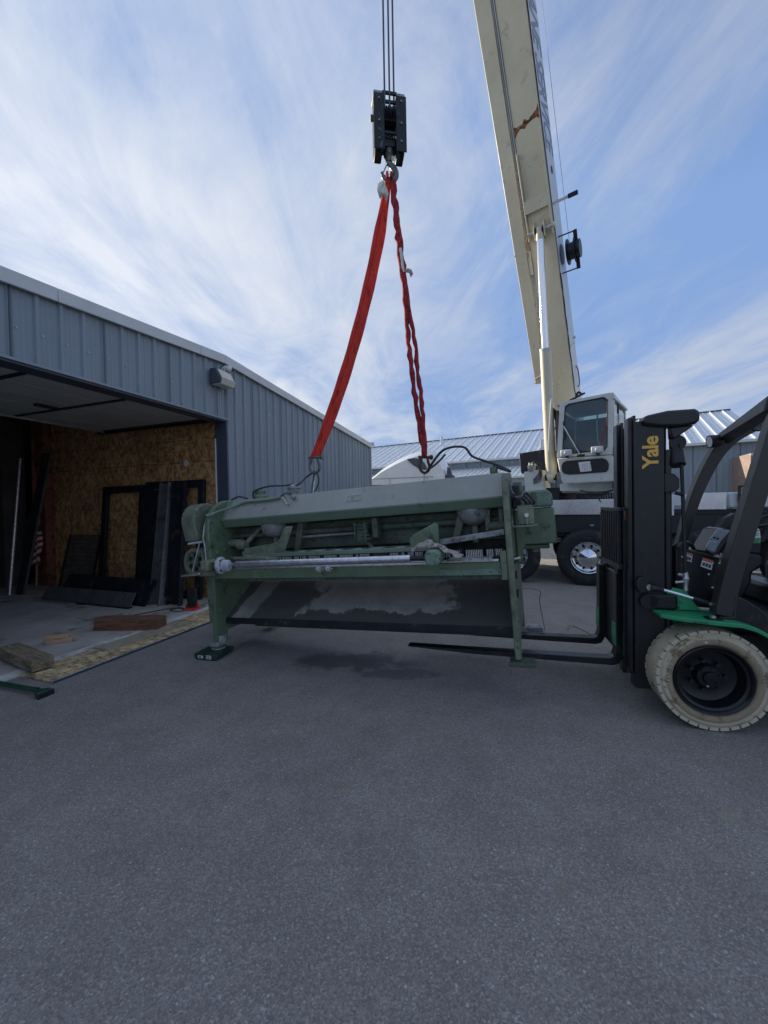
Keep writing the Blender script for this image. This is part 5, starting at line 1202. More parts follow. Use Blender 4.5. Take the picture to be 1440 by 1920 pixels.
# stowed jib along the left side
bp(MB().hexa([(2.25, -.33, -.42), (2.25, -.10, -.42), (2.25, -.10, -.02), (2.25, -.33, -.02)], [(9.7, -.335, -.42), (9.7, -.055, -.42), (9.7, -.055, .0), (9.7, -.335, .0)]), 'stowed_jib', M['cream'], bevel=.012)
bp(MB().box(2.0, 9.6, -.060, -.004, -.36, -.30), 'jib_rail', M['cream_light'], bevel=.004)
bp(MB().box(4.4, 9.6, -.050, -.042, -.405, -.361), 'rail_lip', M['galv'])
bp(MB().box(5.4, 9.2, -.018, -.008, -.42, -.37), 'rail_lip', M['cream_light'])
bp(MB().box(2.28, 2.30, -.36, -.02, -.43, -.30), 'jib_seam', M['cream'])
bp(MB().box(5.0, 5.03, -.337, -.052, -.4235, -.30), 'jib_seam', M['cream'])
bp(MB().lathe([(.03, -.03), (.10, -.03), (.10, .03), (.03, .03)], (2.10, -.15, -.28), (0, 1, 0), 18), 'jib_sheave', M['cast'])
bp(MB().box(1.95, 2.24, -.22, -.19, -.38, -.12), 'jib_bracket', M['cream'], bevel=.006)
bp(MB().box(1.98, 2.24, -.11, -.08, -.36, -.14), 'jib_bracket', M['cast'], bevel=.006)
bp(MB().cyl((2.38, -.31, -.44), (2.44, -.15, -.46), .018, 8), 'latch_pin', M['wood_light'])
# reinforcement under the boom at the cylinder head
bp(MB().box(5.15, 6.62, .005, .025, -.50, -.401), 'side_rib', M['cream'], bevel=.004)
bp(MB().box(5.15, 6.80, .455, .475, -.50, -.401), 'side_rib', M['cream'], bevel=.004)
bp(MB().box(5.28, 6.60, .03, .45, -.425, -.401), 'doubler_plate', M['cream'], bevel=.006)
bp(MB().hexa([(5.62, .026, -.50), (5.83, .026, -.50), (5.83, .026, -.428), (5.62, .026, -.428)], [(5.62, .454, -.50), (5.83, .454, -.50), (5.83, .454, -.428), (5.62, .454, -.428)]), 'cross_plate', M['cream'], bevel=.004)
bp(MB().cyl((5.27, -.0, -.50), (5.27, .50, -.50), .032, 16), 'cylinder_pin', M['galv'])
bp(MB().prism([(5.16, -.56), (5.36, -.56), (5.45, -.43), (5.1, -.43)], 1, .135, .155), 'pin_lug', M['cream'], bevel=.004)
bp(MB().prism([(5.16, -.56), (5.36, -.56), (5.45, -.43), (5.1, -.43)], 1, .325, .345), 'pin_lug', M['cream'], bevel=.004)
bp(MB().cyl((5.27, .50, -.50), (5.27, .54, -.50), .05, 14), 'pin_cap', M['cream'], bevel=.004)
for b_ in (.165, .30): bp(MB().lathe([(.045, 0), (.075, 0), (.075, .02), (.045, .02)], (5.27, b_, -.50), (0, 1, 0), 18), 'pin_washer', M['black'])
# rust streak where the lower plate ends
r_ = random.Random(3); top_, bot_ = [], []
for i in range(13):
    k = i/12; b_ = .012+.455*k; x = 6.93+.10*k+r_.uniform(-.012, .012); th_ = .02+.035*abs(r_.gauss(0, .6))+(.07 if i in (0, 12) else 0)+(.03 if i in (1, 11) else 0)
    top_.append((b_, x+th_)); bot_.append((b_, x-th_*.6))
vs = [(x, b_, -.4025) for b_, x in top_]+[(x, b_, -.4025) for b_, x in bot_]
bp(MB().add(vs, [(i, i+1, 13+i+1, 13+i) for i in range(12)]), 'rust_streak', M['rustpatch'], smooth=0)
bp(MB().box(6.99, 7.0, .012, .46, -.4055, -.404), 'weld_edge', M['black_steel'])
vs = [(4.9+.1*i, -.052+.012*math.sin(i*2), -.4245) for i in range(7)]+[(4.9+.1*i, -.015+.012*math.cos(i*3), -.4245) for i in range(7)]
bp(MB().tube(smoothpath([(5.28, -.03, -.43), (5.15, -.05, -.45), (5.05, -.03, -.43), (4.95, -.05, -.45), (4.85, -.04, -.43)], 4), .012, 6), 'frayed_strap', M['wood_light'])
bp(MB().box(4.55, 5.0, -.062, -.004, -.45, -.40), 'jib_guide', M['cream'], bevel=.006)
# lettering: reads from the boom's tip downwards
txM = lambda x, z, y=.5085: basis((x, y, z), (-1, 0, 0), (0, 0, 1))
bl_ = text('CRANE SERVICE', .74, M['letter'], 'boom_lettering', boom, txM(9, -.33), shear=.40, extrude=.001, offset=.012, spacing=.95, sx=.53)
bl_.matrix_local = txM(6.40+max(v.co.x for v in bl_.data.vertices), -.33)
text('NATIONAL CRANE', .075, M['letter'], 'maker_lettering', boom, basis((6.6, -.056, -.4055), (-1, 0, 0), (0, 1, 0)), extrude=.0008, spacing=1.45, sx=1.25)
bp(MB().cyl((6.18, .506, -.10), (6.18, .513, -.10), .065, 20), 'side_hole', M['black'])
bp(MB().bar((5.62, .51, -.35), (5.62, .78, -.35), .05, .03), 'sensor_arm', M['cream_light'], bevel=.004)
bp(MB().bar((5.62, .78, -.35), (5.62, .95, -.35), .075, .075), 'sensor', M['black_steel'], bevel=.008)
# cable reel on the lettered side
rl = bp(MB().lathe([(.05, 0), (.24, 0), (.24, .02), (.16, .03), (.16, .13), (.24, .14), (.24, .16), (.05, .16)], (4.72, .62, -.08), (0, 1, 0), 30), 'cable_reel', M['black'])
MB().lathe([(.0, 0), (.17, 0), (.17, .07), (.0, .07)], (4.72, .79, -.08), (0, 1, 0), 24).build('reel_cap', M['black_steel'], rl)
MB().lathe([(.001, 0), (.19, 0), (.19, .012), (.001, .012)], (4.72, .508, -.08), (0, 1, 0), 24).build('back_disc', M['trim_dark'], rl)
MB().bar((5.05, .50, -.22), (5.05, .80, -.08), .025, .02).build('reel_arm', M['black'], rl)
MB().bar((4.38, .50, -.22), (4.38, .80, -.08), .025, .02).build('reel_arm', M['black'], rl)
MB().bar((5.07, .79, -.08), (4.36, .79, -.08), .07, .035).build('reel_bar', M['black'], rl, bevel=.004)
bp(MB().cyl((4.9, .62, .20), (13, .56, .30), .004, 5), 'sensor_cable', M['letter'])
bp(MB().tube([(1.6+.2*i, .503+.006*(i % 2), -.385+.012*math.sin(i*1.7)) for i in range(15)], .010, 5), 'clamped_cable', M['wire_black'])
bp(MB().box(2.9, 2.91, .506, .52, -.38, .2), 'skin_seam', M['galv'])
bp(MB().tube(smoothpath([(1.9, .512, .0), (2.0, .55, -.02), (2.3, .55, -.02), (2.4, .512, 0)], 4), .012, 6), 'side_handle', M['rust_column'])
bp(MB().box(2.98, 3.03, .505, .54, .14, .2), 'side_lug', M['galv'], bevel=.004)
# lift cylinder
pin = GF.o+GF.ax[0]*5.27+GF.ax[1]*.24+GF.ax[2]*(-.50)
pv_ = atY(1034, 895, 8.62)
LC = TF.M.inverted()
p0, p1 = LC @ pv_, LC @ pin; mid = atY(1017, 641, 1); # split of rod and barrel
ff = .545
def along(k): return p0.lerp(p1, k)
lc = MB().cyl(along(.0), along(ff), .112, 28).build('lift_cylinder', M['cream'], ct, smooth=50)
MB().cyl(along(ff-.004), along(ff+.004), .118, 28).build('gland', M['cream_light'], lc)
MB().cyl(along(ff), along(.965), .072, 28).build('cylinder_rod', M['chrome'], lc, smooth=50)
MB().cyl(along(.965), along(1.01), .075, 20).build('rod_end', M['cream'], lc)
MB().cyl(along(.30)+Vector((.0, 0, 0)), along(.305), .116, 28).build('band', M['cream'], lc)
ax_ = (LC.to_3x3() @ GF.ax[1])
MB().cyl(p0-ax_*.13, p0+ax_*.13, .075, 18).build('lower_pin', M['black_steel'], lc)
MB().cyl(p0-ax_*.06, p0+ax_*.06, .135, 20).build('clevis', M['cream'], lc, bevel=.01)
o_ = ax_*.15
MB().cyl(along(.02)+o_, along(.25)+o_, .025, 10).build('hydraulic_pipe', M['black'], lc)
MB().tube(smoothpath([along(.25)+o_, along(.29)+ax_*.12, along(.30)+ax_*.02], 4), .03, 8).build('hydraulic_pipe', M['black'], lc)

# ------------------------------------------------------------------ forklift (frame: x to the rear, y away, z up)
KF = Frame((2.25, 2.62, 0), (.966, -.259, 0), (.259, .966, 0))
fk = thing('forklift', KF, 'black and green forklift at the right edge with cream tyres and forks under the machine', 'forklift')
def kb(mb, name, mat, parent=None, **k): return mb.build(name, M[mat], parent or fk, **k)
TR = .352
prof = [(.235, .03), (.25, .008), (.285, -.002), (.31, .0), (.318, .010), (.328, .012), (.331, .048), (.346, .052), (.351, .08), (.351, .17), (.346, .195), (.331, .198), (.30, .235), (.24, .22)]
ty = kb(MB().lathe(prof, (0, 0, TR), (0, 1, 0), 72, True), 'tyre', 'tan_side', smooth=40)
NBk = 34; first = None
for k in range(NBk):
    a = 2*math.pi*k/NBk
    mt = Matrix.Translation((0, 0, TR)) @ Matrix.Rotation(a, 4, 'Y')
    if not first:
        first = MB().hexa([(-.0275, .006, .325), (.0275, .006, .325), (.0262, .004, .347), (-.0262, .004, .347)], [(-.0265, .056, .325), (.0265, .056, .325), (.0255, .056, .3495), (-.0255, .056, .3495)]).build('tread_block', M['tan_rubber'], ty, bevel=.003); first.matrix_local = mt
        f2 = MB().hexa([(-.0265, .192, .325), (.0265, .192, .325), (.0255, .192, .3495), (-.0255, .192, .3495)], [(-.0275, .232, .325), (.0275, .232, .325), (.0262, .233, .347), (-.0262, .233, .347)]).build('tread_block', M['tan_rubber'], ty, bevel=.003); f2.matrix_local = mt @ Matrix.Rotation(.09, 4, 'Y')
    else:
        inst(first, ty, mt); inst(f2, ty, mt @ Matrix.Rotation(.09, 4, 'Y'))
kb(MB().lathe([(.246, .010), (.252, .0035), (.262, -.0035), (.284, -.0045), (.289, -.002), (.289, .004), (.246, .014)], (0, 0, TR), (0, 1, 0), 72, True), 'sidewall_band', 'tan_band')
def arctext(s_, r0, a0, size, step):
    for i, ch in enumerate(s_):
        if ch == ' ': continue
        a = a0-i*step; p = (r0*math.cos(a), -.0055, TR+r0*math.sin(a))
        text(ch, size, M['tan_rubber'], 'raised_letter', ty, basis(p, (math.sin(a), 0, -math.cos(a)), (math.cos(a), 0, math.sin(a))), extrude=.002)
arctext('28x9-15', .268, rad(190), .030, .085)
arctext('THE RESILIENT', .275, rad(50), .024, .075)
MB().sph((-.05, -.002, TR+.265), .011, 10, 6, (1, .3, .7)).build('chalk_dot', M['white'], ty)
rm = kb(MB().lathe([(.237, .03), (.240, .005), (.232, -.004), (.222, .006), (.216, .02), (.20, .028), (.195, .05), (.18, .10), (.13, .12), (.085, .115), (.080, .07), (.075, .062), (.045, .060), (.040, .045), (.001, .042)], (0, 0, TR), (0, 1, 0), 56, False, False), 'rim', 'rim_black', smooth=40)
for k in range(7):
    a = k*2*math.pi/7; MB().cyl((.105*math.cos(a), .115, TR+.105*math.sin(a)), (.105*math.cos(a), .085, TR+.105*math.sin(a)), .014, 6).build('wheel_nut', M['black'], rm)
for k in range(6):
    a = k*math.pi/3+.3; MB().cyl((.062*math.cos(a), .062, TR+.062*math.sin(a)), (.062*math.cos(a), .052, TR+.062*math.sin(a)), .007, 6).build('hub_bolt', M['galv' if k == 4 else 'black'], rm)
kb(MB().lathe([(.24, 1.02), (.33, 1.0), (.352, 1.02), (.352, 1.21), (.24, 1.22)], (0, 0, TR), (0, 1, 0), 48), 'tyre', 'tan_rubber')
kb(MB().cyl((0, .12, TR), (0, 1.1, TR), .07, 16), 'axle', 'black')
kb(MB().box(-.18, 1.0, .27, .95, .14, .62), 'chassis', 'black', bevel=.02)
# rear part of the truck, outside the photograph
kb(MB().box(.62, 2.0, .10, 1.12, .25, .80), 'rear_body', 'blackpaint', bevel=.04)
kb(MB().box(1.75, 2.2, .08, 1.14, .3, 1.05), 'counterweight', 'forkgreen', bevel=.08)
for y in (.0, 1.0): kb(MB().lathe([(.12, .0), (.25, .0), (.27, .03), (.27, .19), (.25, .22), (.12, .2)], (1.62, y, .27), (0, 1, 0), 36), 'tyre', 'tan_rubber')
# fender
fp = [(-.30, .785), (-.18, .782), (.0, .775), (.14, .768), (.22, .745), (.32, .685), (.42, .60), (.52, .52), (.60, .50)]
fd = MB(); th_ = .016
vs = []
for i, (x, z) in enumerate(fp):
    y0 = -.045 if i > 1 else (.05 if i == 0 else -.015)
    vs += [(x, y0, z), (x, .27, z), (x, .27, z-th_), (x, y0, z-th_-.012)]
fs = [(i*4+k, i*4+(k+1) % 4, (i+1)*4+(k+1) % 4, (i+1)*4+k) for i in range(len(fp)-1) for k in range(4)]+[(3, 2, 1, 0), tuple((len(fp)-1)*4+k for k in range(4))]
kb(MB().add(vs, fs), 'fender', 'forkgreen', bevel=.004)
kb(MB().prism([(-.12, .785), (.02, .785), (-.02, .83), (-.08, .93), (-.16, .95), (-.20, .90)], 1, .20, .22), 'green_gusset', 'forkgreen', bevel=.004)
kb(MB().prism([(-.25, .60), (-.05, .60), (.10, .70), (.10, .76), (-.25, .76)], 1, .272, .30), 'inner_guard', 'forkgreen', bevel=.004)
kb(MB().cyl((.0, .02, .785), (.0, .02, .80), .018, 10), 'fender_bolt', 'galv')
kb(MB().prism(rrect(-.04, .05, -.01, .06, .01, 2), 2, .776, .786), 'bolt_plate', 'blackpaint')
# mast: two uprights, each an outer channel and an inner rail
for sg, y in ((0, .20), (1, .47)):
    o = kb(MB().box(-.415, -.215, y, y+.018, .17, 2.20), 'mast_channel', 'blackpaint', bevel=.004)
    o.matrix_local = Matrix.Translation((0, 0, 0))
    kb(MB().box(-.415, -.395, y+.0185, y+.10, .17, 2.25), 'channel_flange', 'blackpaint', bevel=.003)
    kb(MB().box(-.235, -.215, y+.0185, y+.10, .17, 2.15), 'channel_flange', 'blackpaint', bevel=.003)
    kb(MB().box(-.447, -.4195, y+.02, y+.11, .27, 2.235), 'inner_rail', 'blackpaint', bevel=.004)
    kb(MB().box(-.385, -.355, y+.06, y+.12, .3, 2.2), 'inner_rail', 'blackpaint', bevel=.004)
    kb(MB().cyl((-.18, y+.05, .55), (-.18, y+.05, 1.98), .030, 14), 'lift_cylinder', 'blackpaint')
    kb(MB().cyl((-.18, y+.05, 1.98), (-.18, y+.05, 2.14), .019, 12), 'lift_rod', 'chrome')
for z0, z1 in ((.50, .62), (1.30, 1.40), (2.10, 2.19)): kb(MB().box(-.26, -.22, .302, .469, z0, z1), 'mast_crossmember', 'blackpaint', bevel=.006)
kb(MB().box(-.30, -.19, .215, .26, .17, .24), 'mast_foot', 'blackpaint', bevel=.004)
# rounded cross head on top of the mast
kb(MB().prism([(-.37, 2.185), (-.345, 2.235), (-.20, 2.262), (-.03, 2.262), (.0, 2.24), (.0, 2.175), (-.03, 2.150), (-.13, 2.140), (-.24, 2.145), (-.35, 2.165)], 1, .165, .30), 'mast_head', 'blackpaint', bevel=.018)
kb(MB().prism([(-.18, 2.14), (-.02, 2.148), (-.07, 2.11), (-.14, 2.06), (-.16, 2.06)], 1, .20, .26), 'head_bracket', 'blackpaint', bevel=.008)
kb(MB().lathe([(.02, -.02), (.055, -.02), (.045, 0), (.055, .02), (.02, .02)], (-.115, .25, 2.03), (0, 1, 0), 20), 'hose_pulley', 'black')
kb(MB().cyl((-.12, .22, 1.86), (-.12, .27, 1.98), .05, 12), 'hose_guide', 'black')
kb(MB().prism([(-.213, 1.80), (-.15, 1.80), (-.115, 1.76), (-.115, 1.69), (-.15, 1.66), (-.213, 1.66)], 1, .205, .26), 'cylinder_clamp', 'blackpaint', bevel=.006)
kb(MB().cyl((-.14, .21, 1.655), (-.09, .21, 1.64), .014, 8), 'clamp_bolt', 'black_steel')
hp_ = [(-.10, .23, 2.02), (-.095, .22, 1.8), (-.088, .21, 1.4), (-.085, .20, 1.10), (-.082, .20, 1.06)]
kb(MB().tube(smoothpath(hp_, 5), .013, 8), 'hydraulic_hose', 'black')
kb(MB().tube([(-.082, .20, 1.07), (-.082, .20, 1.05), (-.082, .20, 1.03), (-.082, .20, 1.02), (-.082, .20, .99), (-.082, .20, .96), (-.082, .20, .93)], [.013, .016, .018, .024, .017, .014, .015], 10), 'hose_fitting', 'galv')
kb(MB().cyl((-.15, .2, .99), (-.07, .2, 1.0), .010, 8), 'hose_fitting', 'galv')
kb(MB().cyl((-.13, .19, 1.05), (-.115, .17, 1.05), .012, 8), 'hose_fitting', 'galv')
# name on the mast, reading upwards
text('Yale', .145, M['yellow'], 'mast_lettering', fk, basis((-.258, .1985, 1.845), (0, 0, 1), (-1, 0, 0)), extrude=.0008, offset=.004, spacing=.95)
# fork carriage, back rest and forks
for z0, z1 in ((.42, .50), (.86, .93)): kb(MB().box(-.415, -.385, .42, 1.08, z0, z1), 'carriage_bar', 'blackpaint', bevel=.006)
kb(MB().box(-.462, -.422, .285, .303, .29, 1.55), 'backrest_side', 'blackpaint', bevel=.004)
kb(MB().box(-.42, -.395, .62, .98, .30, .98), 'carriage_plate', 'blackpaint', bevel=.004)
kb(MB().box(-.49, -.46, .78, .81, 1.06, 1.55), 'backrest_side', 'blackpaint', bevel=.004)
kb(MB().box(-.49, -.46, .304, .779, 1.52, 1.55), 'backrest_top', 'blackpaint', bevel=.004)
kb(MB().box(-.49, -.46, .304, .779, 1.06, 1.10), 'backrest_bottom', 'blackpaint')
for i in range(8):
    y = .335+i*.056; kb(MB().box(-.488, -.462, y, y+.022, 1.101, 1.518), 'backrest_bar', 'black_steel')
for y, tip, nm in ((.50, -2.24, 'near'), (1.00, -2.2, 'far')):
    q = [(-.47, 1.0), (-.47, .36), (-.485, .31), (-.52, .29), (tip+.55, .268), (tip, .262), (tip, .254), (tip+.6, .232), (-.50, .232), (-.45, .25), (-.425, .30), (-.42, .36), (-.42, 1.0)]
    f_ = kb(MB().prism([(-q_[0]*-1, q_[1]) for q_ in q], 1, y-.05, y+.05), 'fork', 'blackpaint', bevel=.005)
    MB().box(-.476, -.4705, y-.048, y+.048, .40, .58).build('green_wear', M['forkgreen'], f_)
    MB().box(-.42-.0005, -.417, y-.047, y+.047, .27+.05, .52).build('green_wear', M['forkgreen'], f_)
    kb(MB().box(-.4155, -.38, y-.06, y+.06, .94, 1.02), 'fork_hook', 'blackpaint', bevel=.008)
q0_, q1_ = KF.hit(1170, 958, 1, .284), KF.hit(1183, 974, 1, .284)
kb(MB().prism([(q0_.x, q0_.z), (q1_.x, q0_.z+.005), (q1_.x-.01, q1_.z+.01), (q0_.x+.02, q1_.z-.01), (q0_.x+.004, q1_.z)], 1, .2835, .2848), 'rust_patch', 'rustpatch')
r2_ = random.Random(5)
for k in range(7):
    z = .24+.045*k+r2_.uniform(-.01, .01); kb(MB().prism([(-.444+r2_.uniform(0, .01), z), (-.43+r2_.uniform(0, .01), z+.004), (-.432, z+.028), (-.441, z+.02)], 1, .2835, .2850), 'rust_patch', 'rustpatch')
# tilt cylinder
kb(MB().prism([(-.375+.045*math.cos(k*math.pi/6), .97+.06*math.sin(k*math.pi/6)) for k in range(12)], 1, .15, .198), 'tilt_bracket', 'blackpaint', bevel=.006)
kb(MB().cyl((-.335, .135, .955), (-.335, .150, .955), .022, 14), 'pin_ring', 'spring')
kb(MB().cyl((-.335, .13, .955), (-.30, .13, .95), .026, 12), 'rod_eye', 'blackpaint')
kb(MB().cyl((-.31, .13, .952), (-.255, .125, .945), .020, 12), 'rod_clamp', 'black_steel')
kb(MB().cyl((-.255, .125, .945), (-.075, .12, .893), .0135, 14), 'tilt_rod', 'chrome')
kb(MB().cyl((-.075, .12, .893), (.02, .12, .862), .017, 12), 'tilt_barrel', 'black_steel')
kb(MB().cyl((.0, .12, .868), (.05, .12, .850), .013, 8), 'tilt_fitting', 'galv')
kb(MB().box(-.34, -.14, .17, .27, .785, .90), 'mast_mount', 'blackpaint', bevel=.02)
kb(MB().cyl((-.33, .17, .845), (-.33, .27, .845), .058, 16), 'mast_mount', 'blackpaint')
# dashboard cowl with two stickers
cw = [(-.12, .80), (-.12, 1.245), (-.095, 1.25), (.16, 1.165), (.20, .9), (.20, .79)]
kb(MB().prism(cw, 1, .262, .30), 'cowl_side', 'blackpaint', bevel=.008)
kb(MB().hexa([(-.12, .301, 1.225), (.17, .301, 1.135), (.17, .301, 1.155), (-.12, .301, 1.245)], [(-.12, .95, 1.225), (.17, .95, 1.135), (.17, .95, 1.155), (-.12, .95, 1.245)]), 'cowl_top', 'blackpaint')
kb(MB().hexa([(-.12, .25, 1.246), (.17, .25, 1.156), (.17, .25, 1.166), (-.12, .25, 1.256)], [(-.12, .31, 1.246), (.17, .31, 1.156), (.17, .31, 1.166), (-.12, .31, 1.256)]), 'cowl_edge', 'pillar')
kb(MB().box(-.12, -.10, .302, .95, .8, 1.22), 'cowl_front', 'black')
def sticker(px, y):
    q = [KF.hit(*p, 1, .2605) for p in px]
    s_ = kb(MB().hexa([(v.x, .258, v.z) for v in q], [(v.x, .2605, v.z) for v in q]), 'sticker', 'white', smooth=0)
    tl, tr, br_, bl_ = q
    h = .30
    a_, b_ = tl.lerp(bl_, h), tr.lerp(br_, h)
    MB().hexa([(v.x, .2565, v.z) for v in (tl, tr, b_, a_)], [(v.x, .2575, v.z) for v in (tl, tr, b_, a_)]).build('sticker_band', M['redstick'], s_)
    for k in range(3):
        c = tl.lerp(tr, .2+.28*k).lerp(bl_.lerp(br_, .2+.28*k), .66)
        MB().box(c.x-.007, c.x+.007, .2562, .2575, c.z-.014, c.z+.012).build('pictogram', M['greystick'], s_)
        MB().box(c.x-.003, c.x+.010, .2560, .2574, c.z+.002, c.z+.010).build('pictogram', M['greystick'], s_)
sticker(((1284.5, 1034), (1299, 1039), (1296, 1054), (1280, 1048)), 0)
sticker(((1317.5, 1045), (1337, 1051), (1334, 1069), (1313.5, 1062)), 0)
for (x, y) in ((1336, 1056), (1349, 1056), (1329, 1077), (1336, 1102), (1279, 1044)):
    q = KF.hit(x, y, 1, .26); kb(MB().lathe([(.008, 0), (.008, .005), (.004, .009), (.001, .009)], (q.x, .262, q.z), (0, -1, 0), 8), 'bolt', 'spring')
q = KF.hit(1342, 1070, 1, .26); kb(MB().prism(rrect(q.x-.009, q.x+.009, q.z-.028, q.z+.028, .008, 3), 1, .2585, .2615), 'slot', 'black')
# instruments
def kpoly(px, y): return [(KF.hit(x, yy, 1, y).x, KF.hit(x, yy, 1, y).z) for x, yy in px]
kb(MB().prism(kpoly(((1320, 1035), (1328, 1020), (1345, 992), (1356, 990), (1372, 995), (1368, 1005), (1345, 1038), (1335, 1043)), .42), 1, .40, .62), 'display_pod', 'blackpaint', bevel=.01)
kb(MB().prism(kpoly(((1321, 1030), (1330, 1012), (1340, 1014), (1345, 1018), (1340, 1036), (1332, 1036)), .38), 1, .36, .395), 'display_cover', 'grey_plastic', bevel=.012)
kb(MB().prism(kpoly(((1331, 1010), (1346, 991), (1369, 995), (1352, 1014), (1343, 1030)), .38), 1, .372, .395), 'display_panel', 'grey_plastic', bevel=.008)
for x, y in ((1340, 1008), (1346, 1010)):
    q = KF.hit(x, y, 1, .37); kb(MB().cyl((q.x, .368, q.z), (q.x, .3719, q.z), .0085, 8), 'display_button', 'black')
kb(MB().tube(smoothpath([(-.05, .40, 1.22), (-.0, .42, 1.265), (.06, .45, 1.25), (.10, .5, 1.21)], 5), .014, 8), 'dash_hose', 'pillar')
kb(MB().tube(smoothpath([(-.06, .5, 1.215), (.02, .55, 1.24), (.10, .6, 1.2)], 5), .014, 8), 'dash_hose', 'black')
kb(MB().prism(kpoly(((1318, 1032), (1355, 972), (1376, 962), (1420, 966), (1440, 985), (1440, 1010), (1380, 1000), (1345, 1040)), .75), 1, .72, .80), 'rear_cowl', 'blackpaint', bevel=.01)
# steering column, boot and wheel
kb(MB().prism(kpoly(((1374, 1042), (1390, 1036), (1412, 1038), (1424, 1044), (1423, 1058), (1415, 1064), (1403, 1073), (1403, 1088), (1395, 1104), (1385, 1122), (1366, 1120), (1362, 1090)), .55), 1, .50, .68), 'column_cover', 'black', bevel=.02)
kb(MB().prism(kpoly(((1385, 1012), (1402, 990), (1424, 1005), (1424, 1038), (1390, 1036)), .58), 1, .55, .66), 'column_upper', 'black', bevel=.012)
sw_ = KF.hit(1425, 985, 1, .62)
kb(MB().tube([(sw_.x+.10+.16*math.cos(a)*.9, .62+.17*math.sin(a), sw_.z+.16*math.cos(a)*.35+.05) for a in [k*math.pi/12 for k in range(25)]], .014, 8, caps=False), 'steering_wheel', 'black')
kb(MB().bar((sw_.x, .62, sw_.z-.12), (sw_.x+.10, .62, sw_.z+.05), .04, .04), 'steering_shaft', 'black')
tg = KF.hit(1414, 1000, 1, .50)
tt = thing('inspection_tag', Frame(KF.o+KF.ax[0]*tg.x+KF.ax[1]*.492+Vector((0, 0, tg.z)), KF.ax[0], KF.ax[1]), 'white and green paper tag hanging in the forklift beside the near pillar', 'tag')
tp = [KF.hit(x, y, 1, .50)-Vector((tg.x, .5, tg.z)) for x, y in ((1405, 990), (1411, 986), (1418, 987), (1423, 995), (1425, 1008), (1404, 1008), (1407, 1000), (1409, 994))]
MB().prism([(v.x, v.z) for v in tp], 1, -.001, .001).build('tag_card', M['white'], tt)
t2 = [KF.hit(x, y, 1, .50)-Vector((tg.x, .5, tg.z)) for x, y in ((1404, 1008.2), (1425, 1008.2), (1424.5, 1018), (1403.5, 1018))]
MB().prism([(v.x, v.z) for v in t2], 1, -.001, .001).build('tag_foot', M['tag_green'], tt)
for (xa, ya, xb, yb) in ((1411, 994.5, 1421, 996), (1410, 1000, 1422, 1001), (1410, 1003, 1421, 1004), (1406, 1011, 1422, 1012.5), (1408, 1014.5, 1420, 1016)):
    v0 = KF.hit(xa, ya, 1, .50)-Vector((tg.x, .5, tg.z)); v1 = KF.hit(xb, yb, 1, .50)-Vector((tg.x, .5, tg.z))
    MB().box(v0.x, v1.x, -.0022, -.0012, v1.z, v0.z).build('tag_print', M['greystick'], tt)
v0 = KF.hit(1415, 988, 1, .5)-Vector((tg.x, .5, tg.z)); MB().tube(smoothpath([(v0.x, 0, v0.z), (v0.x+.002, 0, v0.z+.05), (v0.x-.004, .01, v0.z+.10)], 4), .0015, 5).build('tag_wire', M['galv'], tt)
# overhead guard: near pillar, far pillar, roof members, lamps
pc_ = [(.082, .79), (.138, 1.07), (.245, 1.5), (.335, 1.85), (.43, 2.17), (.60, 2.38)]
def pillar(pts, y0, y1, wd_, name):
    P2 = smoothpath([(p[0], 0, p[1]) for p in pts], 4); vs = []; n = len(P2)
    for i, p in enumerate(P2):
        t_ = (P2[min(i+1, n-1)]-P2[max(i-1, 0)]).normalized(); x = Vector((t_.z, 0, -t_.x)); k = wd_ if not isinstance(wd_, tuple) else wd_[0]+(wd_[1]-wd_[0])*i/(n-1)
        for (s_, y) in ((-1, y0), (1, y0), (1, y1), (-1, y1)): vs.append((p.x+x.x*s_*k/2, y, p.z+x.z*s_*k/2))
    fs = [(i*4+k, i*4+(k+1) % 4, (i+1)*4+(k+1) % 4, (i+1)*4+k) for i in range(n-1) for k in range(4)]+[(3, 2, 1, 0), tuple((n-1)*4+k for k in range(4))]
    return kb(MB().add(vs, fs), name, 'pillar', bevel=.008)
pillar(pc_, .05, .14, (.105, .115), 'front_pillar')
pillar([(.55, 2.36), (.9, 2.42), (1.6, 2.40), (2.0, 2.3)], .05, .14, .11, 'roof_rail')
fpx = [KF.hit(x, y, 1, 1.05) for x, y in ((1272, 1045), (1284, 1000), (1301, 940), (1322, 890), (1345, 850), (1370, 822), (1405, 800), (1440, 783))]
pillar([(v.x, v.z) for v in fpx]+[(1.4, 2.42), (2.0, 2.35)], 1.03, 1.12, (.07, .15), 'front_pillar')
c0 = KF.hit(1352, 818, 1, 1.03)
kb(MB().hexa([(c0.x-.05, 1.02, c0.z-.04), (c0.x+.06, 1.02, c0.z-.07), (c0.x+.10, 1.02, c0.z+.04), (c0.x-.02, 1.02, c0.z+.03)], [(.36, .145, 2.20), (.46, .145, 2.20), (.5, .145, 2.32), (.38, .145, 2.31)]), 'cross_beam', 'pillar', bevel=.01)
for x_ in (.85, 1.2, 1.55): kb(MB().box(x_, x_+.05, .145, 1.025, 2.37, 2.41), 'roof_bar', 'pillar', bevel=.006)
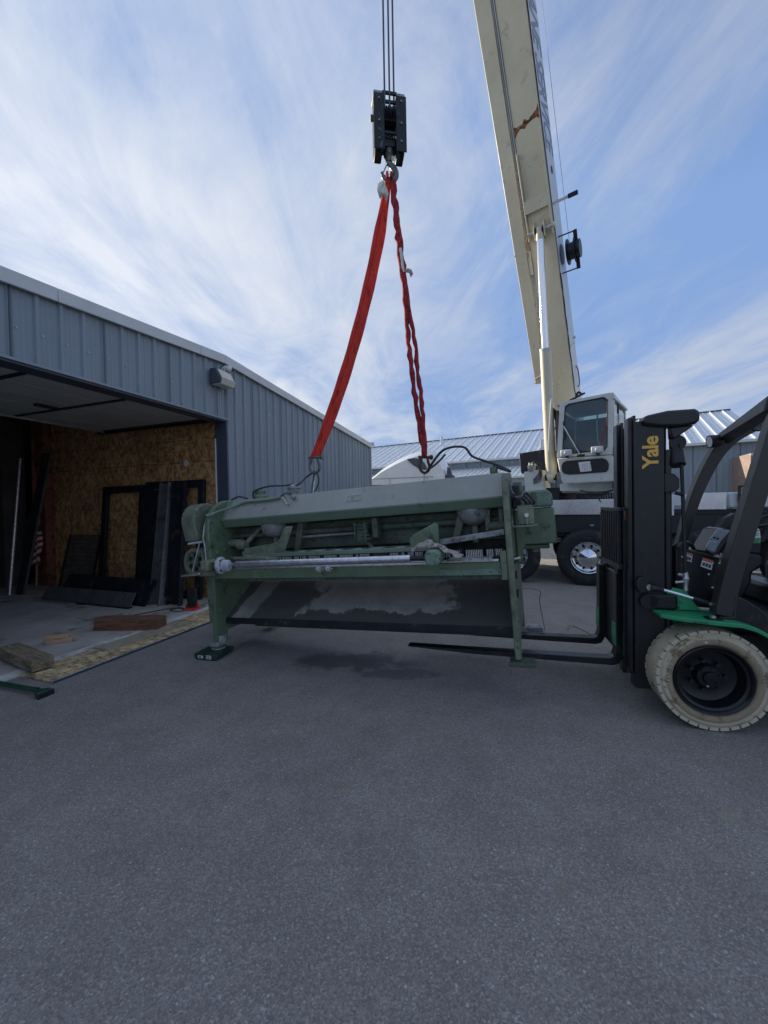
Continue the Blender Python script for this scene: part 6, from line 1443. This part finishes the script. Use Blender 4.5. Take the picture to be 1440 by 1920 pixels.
for (x, y, yy, ang, sc_) in ((1333, 828, .98, 2, 1.0), (1424, 795, .62, 40, 1.0)):
    c = KF.hit(x, y, 1, yy); d = Vector((-math.cos(rad(ang)), -math.sin(rad(ang)), -.12)).normalized()
    a0_ = Vector((c.x, yy, c.z))
    lm = kb(MB().lathe([(.001, -.10), (.03, -.095), (.052, -.06), (.058, .0), (.058, .012), (.050, .016), (.049, .006), (.001, .006)], a0_, d, 24), 'head_lamp', 'black', smooth=50)
    MB().lathe([(.001, .0135), (.048, .0125), (.048, .0075)], a0_, d, 24).build('lamp_glass', M['lens'], lm)
    if ang > 20:
        x_ = d.orthogonal().normalized(); y_ = d.cross(x_)
        for r0, n_ in ((.0, 1), (.018, 6), (.035, 11)):
            for k in range(n_):
                p = a0_+d*.0138+(x_*math.cos(k*2*math.pi/n_)+y_*math.sin(k*2*math.pi/n_))*r0; MB().sph(p, .0065, 6, 4).build('led', M['cast'], lm)
        MB().add([(a0_.x-.03, yy-.05, c.z+.055), (a0_.x+.03, yy-.05, c.z+.052), (a0_.x+.008, yy-.05, c.z+.10)], [(0, 1, 2)]).build('sticker', M['lens_cream'], lm).modifiers.new('t', 'SOLIDIFY').thickness = .002
    MB().cyl(a0_-d*.07, a0_-d*.12+Vector((.02, .03, .03)), .015, 8).build('lamp_bracket', M['galv'], lm)
# side body step and ribbed floor
stp = [(.018, .785), (.135, .79), (.146, .93), (.19, .92), (.27, .865), (.32, .82), (.345, .74), (.40, .69), (.60, .66), (.60, .50), (.42, .56), (.30, .67), (.2, .735), (.1, .765)]
kb(MB().prism(stp, 1, .045, .10), 'body_side', 'blackpaint', bevel=.006)
fl_ = kb(MB().hexa([(.15, .101, .93), (.36, .101, .80), (.36, .101, .78), (.15, .101, .91)], [(.15, .95, .93), (.36, .95, .80), (.36, .95, .78), (.15, .95, .91)]), 'toe_board', 'black')
flo = kb(MB().box(.362, 1.2, .101, .95, .775, .79), 'floor_mat', 'black')
for k in range(12):
    y = .14+k*.065; MB().box(.365, 1.1, y, y+.02, .7905, .798).build('mat_rib', M['black_steel'], flo)
kb(MB().box(.75, 1.25, .22, .85, .85, 1.10), 'seat', 'interior_seat', bevel=.05)
kb(MB().box(1.2, 1.35, .24, .83, 1.08, 1.7), 'seat_back', 'interior_seat', bevel=.05)
kb(MB().box(.55, .74, .16, .90, .791, .95), 'seat_base', 'blackpaint', bevel=.03)
